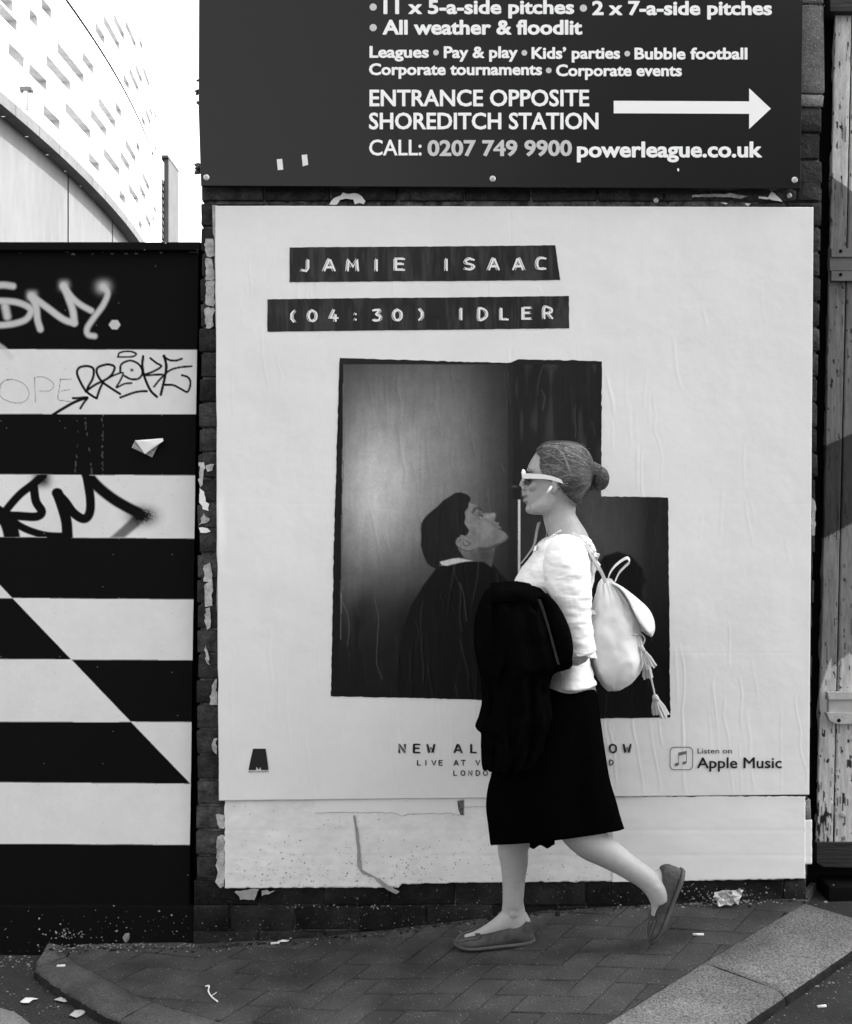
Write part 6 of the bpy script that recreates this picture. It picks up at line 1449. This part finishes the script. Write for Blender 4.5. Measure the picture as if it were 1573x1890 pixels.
strap([(1100, 1132, -.05), (1092, 1129, -.10), (1083, 1126, -.13)], (0, .002, .006)); strap([(1100, 1132, .05), (1085, 1128, .13)], (0, .002, .006))
bm = bmesh.new(); c_ = catmull([(995, 964, .06), (991, 980, .06), (986.5, 1004, .06), (976, 1022, .06), (962, 1040, .06)], 5)
ribbon(bm, [W(*q) for q in c_], [Vector((.005 * t_, .001, .002 * t_)) for t_ in np.linspace(1, .35, len(c_))], .003); obj('neck_strap', bm_mesh('neck_strap', bm), M_strap, woman)
def cord(pts, rad=.0022):
    bm = bmesh.new(); c_ = catmull(pts, 6); tube(bm, [W(*q) for q in c_], rad, 8); return obj('cord', bm_mesh('cord', bm, True), M_tassel, bag)
def tassel(x, y, dx, dy_, L, w, dep):
    bm = bmesh.new(); top = W(x, y, dep); d = (W(x + dx, y + dy_, dep) - top).normalized(); s_ = d.cross(Vector((0, 1, 0)))
    tube(bm, [top - d * .004, top, top + d * .012, top + d * .018], [.003, .0065, .0072, .006], 12)
    t_ = obj('tassel', bm_mesh('tassel', bm, True), M_tassel, bag)
    for i in range(15):
        a_ = random.uniform(-1, 1); b_ = random.uniform(-1, 1); p0 = top + d * .015 + s_ * a_ * .004 + Vector((0, b_ * .004, 0)); p2 = top + d * (L + random.gauss(0, .003)) + s_ * a_ * w + Vector((0, b_ * w * .8, 0)); bm = bmesh.new()
        ribbon(bm, [p0, (p0 * .55 + p2 * .45) + s_ * a_ * .003, p2], [s_ * .0028 + Vector((0, .001, 0))] * 3, .0012); obj('fringe', bm_mesh('fringe', bm), M_tassel, t_)
cord([(1176, 1168, -.075), (1181, 1180, -.082), (1184, 1192, -.084)]); cord([(1180, 1166, -.07), (1190, 1178, -.075), (1187, 1190, -.084)])
tassel(1184, 1194, 16, 32, .068, .015, -.084)
cord([(1172, 1180, -.07), (1186, 1200, -.06), (1194, 1214, -.055)]); tassel(1193, 1214, 3, 30, .062, .014, -.05)
cord([(1196, 1228, -.06), (1202, 1252, -.062), (1209, 1284, -.064)], .0028); tassel(1208, 1284, 4, 34, .058, .010, -.055); tassel(1210, 1284, 17, 36, .072, .013, -.07)
o = cord([(1165, 1172, -.092), (1172, 1172, -.09), (1180, 1170, -.085)])

# ------------------------------------------------------------------ litter
def ground_flake(name, px, py, outline_px, mat, label, cat, drop=0.0, lift=.004, curl=.004):
    c = G(px, py, drop); k = (c.y + D) / F; V = []; n = len(outline_px)
    for i, (dx, dy_) in enumerate(outline_px): V.append((c.x + dx * k, c.y - dy_ * k * 2.2, c.z + lift + curl * random.random()))
    V.append((c.x, c.y, c.z + lift + curl * 1.4)); me = mesh(name, V, [(i, (i + 1) % n, n) for i in range(n)])
    o = tag(obj(name, me, mat), label, cat); md = o.modifiers.new('thick', 'SOLIDIFY'); md.thickness = .0012; return o
ground_flake('paper_scrap', 146, 1873, [(-14, 5), (-10, -4), (0, -6), (14, -5), (10, 3), (2, 8)], M_scrap, 'torn white paper scrap on the asphalt below the curved kerb, nearest the photo corner', 'scrap', ROAD_DROP)
ground_flake('paper_scrap', 115, 1849, [(-14, 1), (-6, -5), (6, -4), (16, 3), (6, 4)], M_scrap, 'crumpled pale paper scrap on the asphalt, just left of the curved kerb', 'scrap', ROAD_DROP)
ground_flake('paper_scrap', 52, 1850, [(-13, 2), (-8, -4), (4, -5), (16, -3), (8, 0), (6, 5), (-4, 5)], M_litter, 'leaf shaped white paper scrap on the asphalt at the left, under the hoarding', 'scrap', ROAD_DROP)
ground_flake('paper_scrap', 1345, 1662, [(-18, 2), (-6, -1), (14, -2), (18, 1), (4, 5), (-12, 4)], M_litter, 'flat white paper scrap on the pavers below the crumpled wad by the wall', 'scrap')
ground_flake('paper_scrap', 522, 1740, [(-10, 2), (2, -1), (12, -1), (8, 2)], M_litter, 'long thin white paper strip on the pavers, left part of the wall base', 'scrap')
ground_flake('paper_scrap', 1435, 1842, [(-10, 2), (-2, -2), (9, -2), (10, 1), (0, 3)], M_leaf, 'small grey scrap on the road right of the granite kerb', 'scrap', ROAD_DROP)
ground_flake('paper_scrap', 1390, 1873, [(-9, 2), (-5, -4), (6, -4), (8, 2)], M_leaf, 'folded grey scrap against the outer edge of the granite kerb', 'scrap', ROAD_DROP)
def butt(px, py, ang, L, label, drop=0.0):
    c = G(px, py, drop); k = (c.y + D) / F; d = Vector((math.cos(ang), math.sin(ang), 0)) * L * k / 2; bm = bmesh.new(); z = Vector((0, 0, .0042))
    tube(bm, [c - d + z, c + d + z], .0038, 10); tag(obj('cigarette_butt', bm_mesh('cigarette_butt', bm, True), M_litter), label, 'cigarette butt', 'cigarette butts dropped on the ground')
butt(1289, 1727, .0, 20, 'white cigarette butt on the pavers right of the trailing shoe'); butt(622, 1717, .5, 17, 'cigarette butt at the wall foot under the torn paper strip'); butt(508, 1743, .2, 16, 'cigarette butt at the wall foot left of centre'); butt(1517, 1860, .2, 17, 'cigarette butt on the road beyond the granite kerb', ROAD_DROP); butt(113, 1785, .1, 15, 'thin cigarette end lying on the curved kerb stone'); butt(782, 1704, .15, 16, 'cigarette butt at the wall foot left of the front shoe')
# crumpled paper wad leaning on the wall
bm = bmesh.new(); a = P(1322, 1643, -.03); bmesh.ops.create_grid(bm, x_segments=7, y_segments=5, size=1)
g0 = G(1345, 1668)
for v in bm.verts:
    u_, w_ = v.co.x, v.co.y; x = 1345 + u_ * 23 + (3 if w_ > 0 else -3) * u_ + random.gauss(0, 1.6); y = 1657 - w_ * 13 + random.gauss(0, 1.6) - 2 * u_; v.co = P(x, y, -.03 - .02 * random.random() - .012 * (1 - w_))
o = tag(obj('paper_wad', bm_mesh('paper_wad', bm), M_scrap), 'crumpled grey paper wad leaning on the wall foot at the right', 'paper wad'); md = o.modifiers.new('thick', 'SOLIDIFY'); md.thickness = .0015
# dry twig on the pavers
bm = bmesh.new(); z = Vector((0, 0, .004)); tube(bm, [G(x, y) + z for x, y in catmull([(379, 1823), (386, 1822), (385, 1832), (391, 1842), (402, 1851)], 5)], .0024, 6); tube(bm, [G(391, 1840) + z, G(400, 1834) + z], .0014, 6)
tag(obj('twig', bm_mesh('twig', bm, True), M_litter), 'pale curved twig on the pavers near the curved kerb', 'twig')
# small rubble against the hoarding and wall
bm = bmesh.new(); ball(bm, G(237, 1736) + Vector((0, -.01, .018)), (.020, .016, .024), 1)
for v in bm.verts: v.co += Vector([random.gauss(0, .004) for _ in range(3)])
tag(obj('rubble_piece', bm_mesh('rubble_piece', bm), M_leaf), 'small pale lump of rubble at the foot of the hoarding', 'rubble')
# crumbs and grit: nobody could count them
V = []; Fc = []
def crumb(c, r_):
    b_ = len(V); ph = random.random() * 6; ex = random.uniform(.6, 1.8)
    for k in range(4): t = ph + k * 1.57; V.append((c.x + r_ * ex * math.cos(t), c.y + r_ * math.sin(t) * 1.3, c.z + .0005))
    V.append((c.x, c.y, c.z + r_ * random.uniform(.4, 1))); 
    for k in range(4): Fc.append((b_ + k, b_ + (k + 1) % 4, b_ + 4))
for _ in range(190): x = random.uniform(365, 1490); crumb(G(x, base_py(x) + abs(random.gauss(2, 7)) + 2), random.choice((.0009, .0013, .0018, .003)))
for _ in range(130): x = random.gauss(1320, 60); crumb(G(x, base_py(x) + abs(random.gauss(2, 5)) + 1), random.choice((.002, .003, .005)))
for _ in range(160): x = random.uniform(70, 360); crumb(G(x, 1741 + abs(random.gauss(2, 8))), random.choice((.0015, .0025, .004)))
for _ in range(300):
    x = random.uniform(-150, 330); y = random.uniform(1762, 1895)
    if y < 1770 + max(0, x - 30) * .42: continue
    crumb(G(x, y, ROAD_DROP), random.choice((.0010, .0014, .002, .0036)))
for _ in range(40): x = random.uniform(-20, 64); crumb(G(x, random.uniform(1762, 1785), ROAD_DROP), random.choice((.0015, .0025, .004)))
for _ in range(150):
    s_ = random.random(); c = KR1 + (KR0 - KR1) * s_ + wv * (KW_ + abs(random.gauss(.01, .03))); c.z = float(zp(c.x, c.y)) - ROAD_DROP; crumb(c, random.choice((.0015, .0025, .004)))
for _ in range(260): c = G(random.uniform(380, 1400), random.uniform(1690, 1888)); crumb(c, random.choice((.0009, .0012, .0016)))
tag(obj('grit', mesh('grit', V, Fc), M_grit), kind='stuff')
V = []; Fc = []
for _ in range(260): x = random.uniform(365, 1485); crumb(G(x, base_py(x) + abs(random.gauss(1, 4)) + 2), random.choice((.003, .005, .008)))
for _ in range(120): x = random.uniform(0, 360); crumb(G(x, 1748 + abs(random.gauss(2, 5)), .02 if x < 70 else 0), random.choice((.003, .006)))
tag(obj('dirt', mesh('dirt', V, Fc), M_joint), kind='stuff')
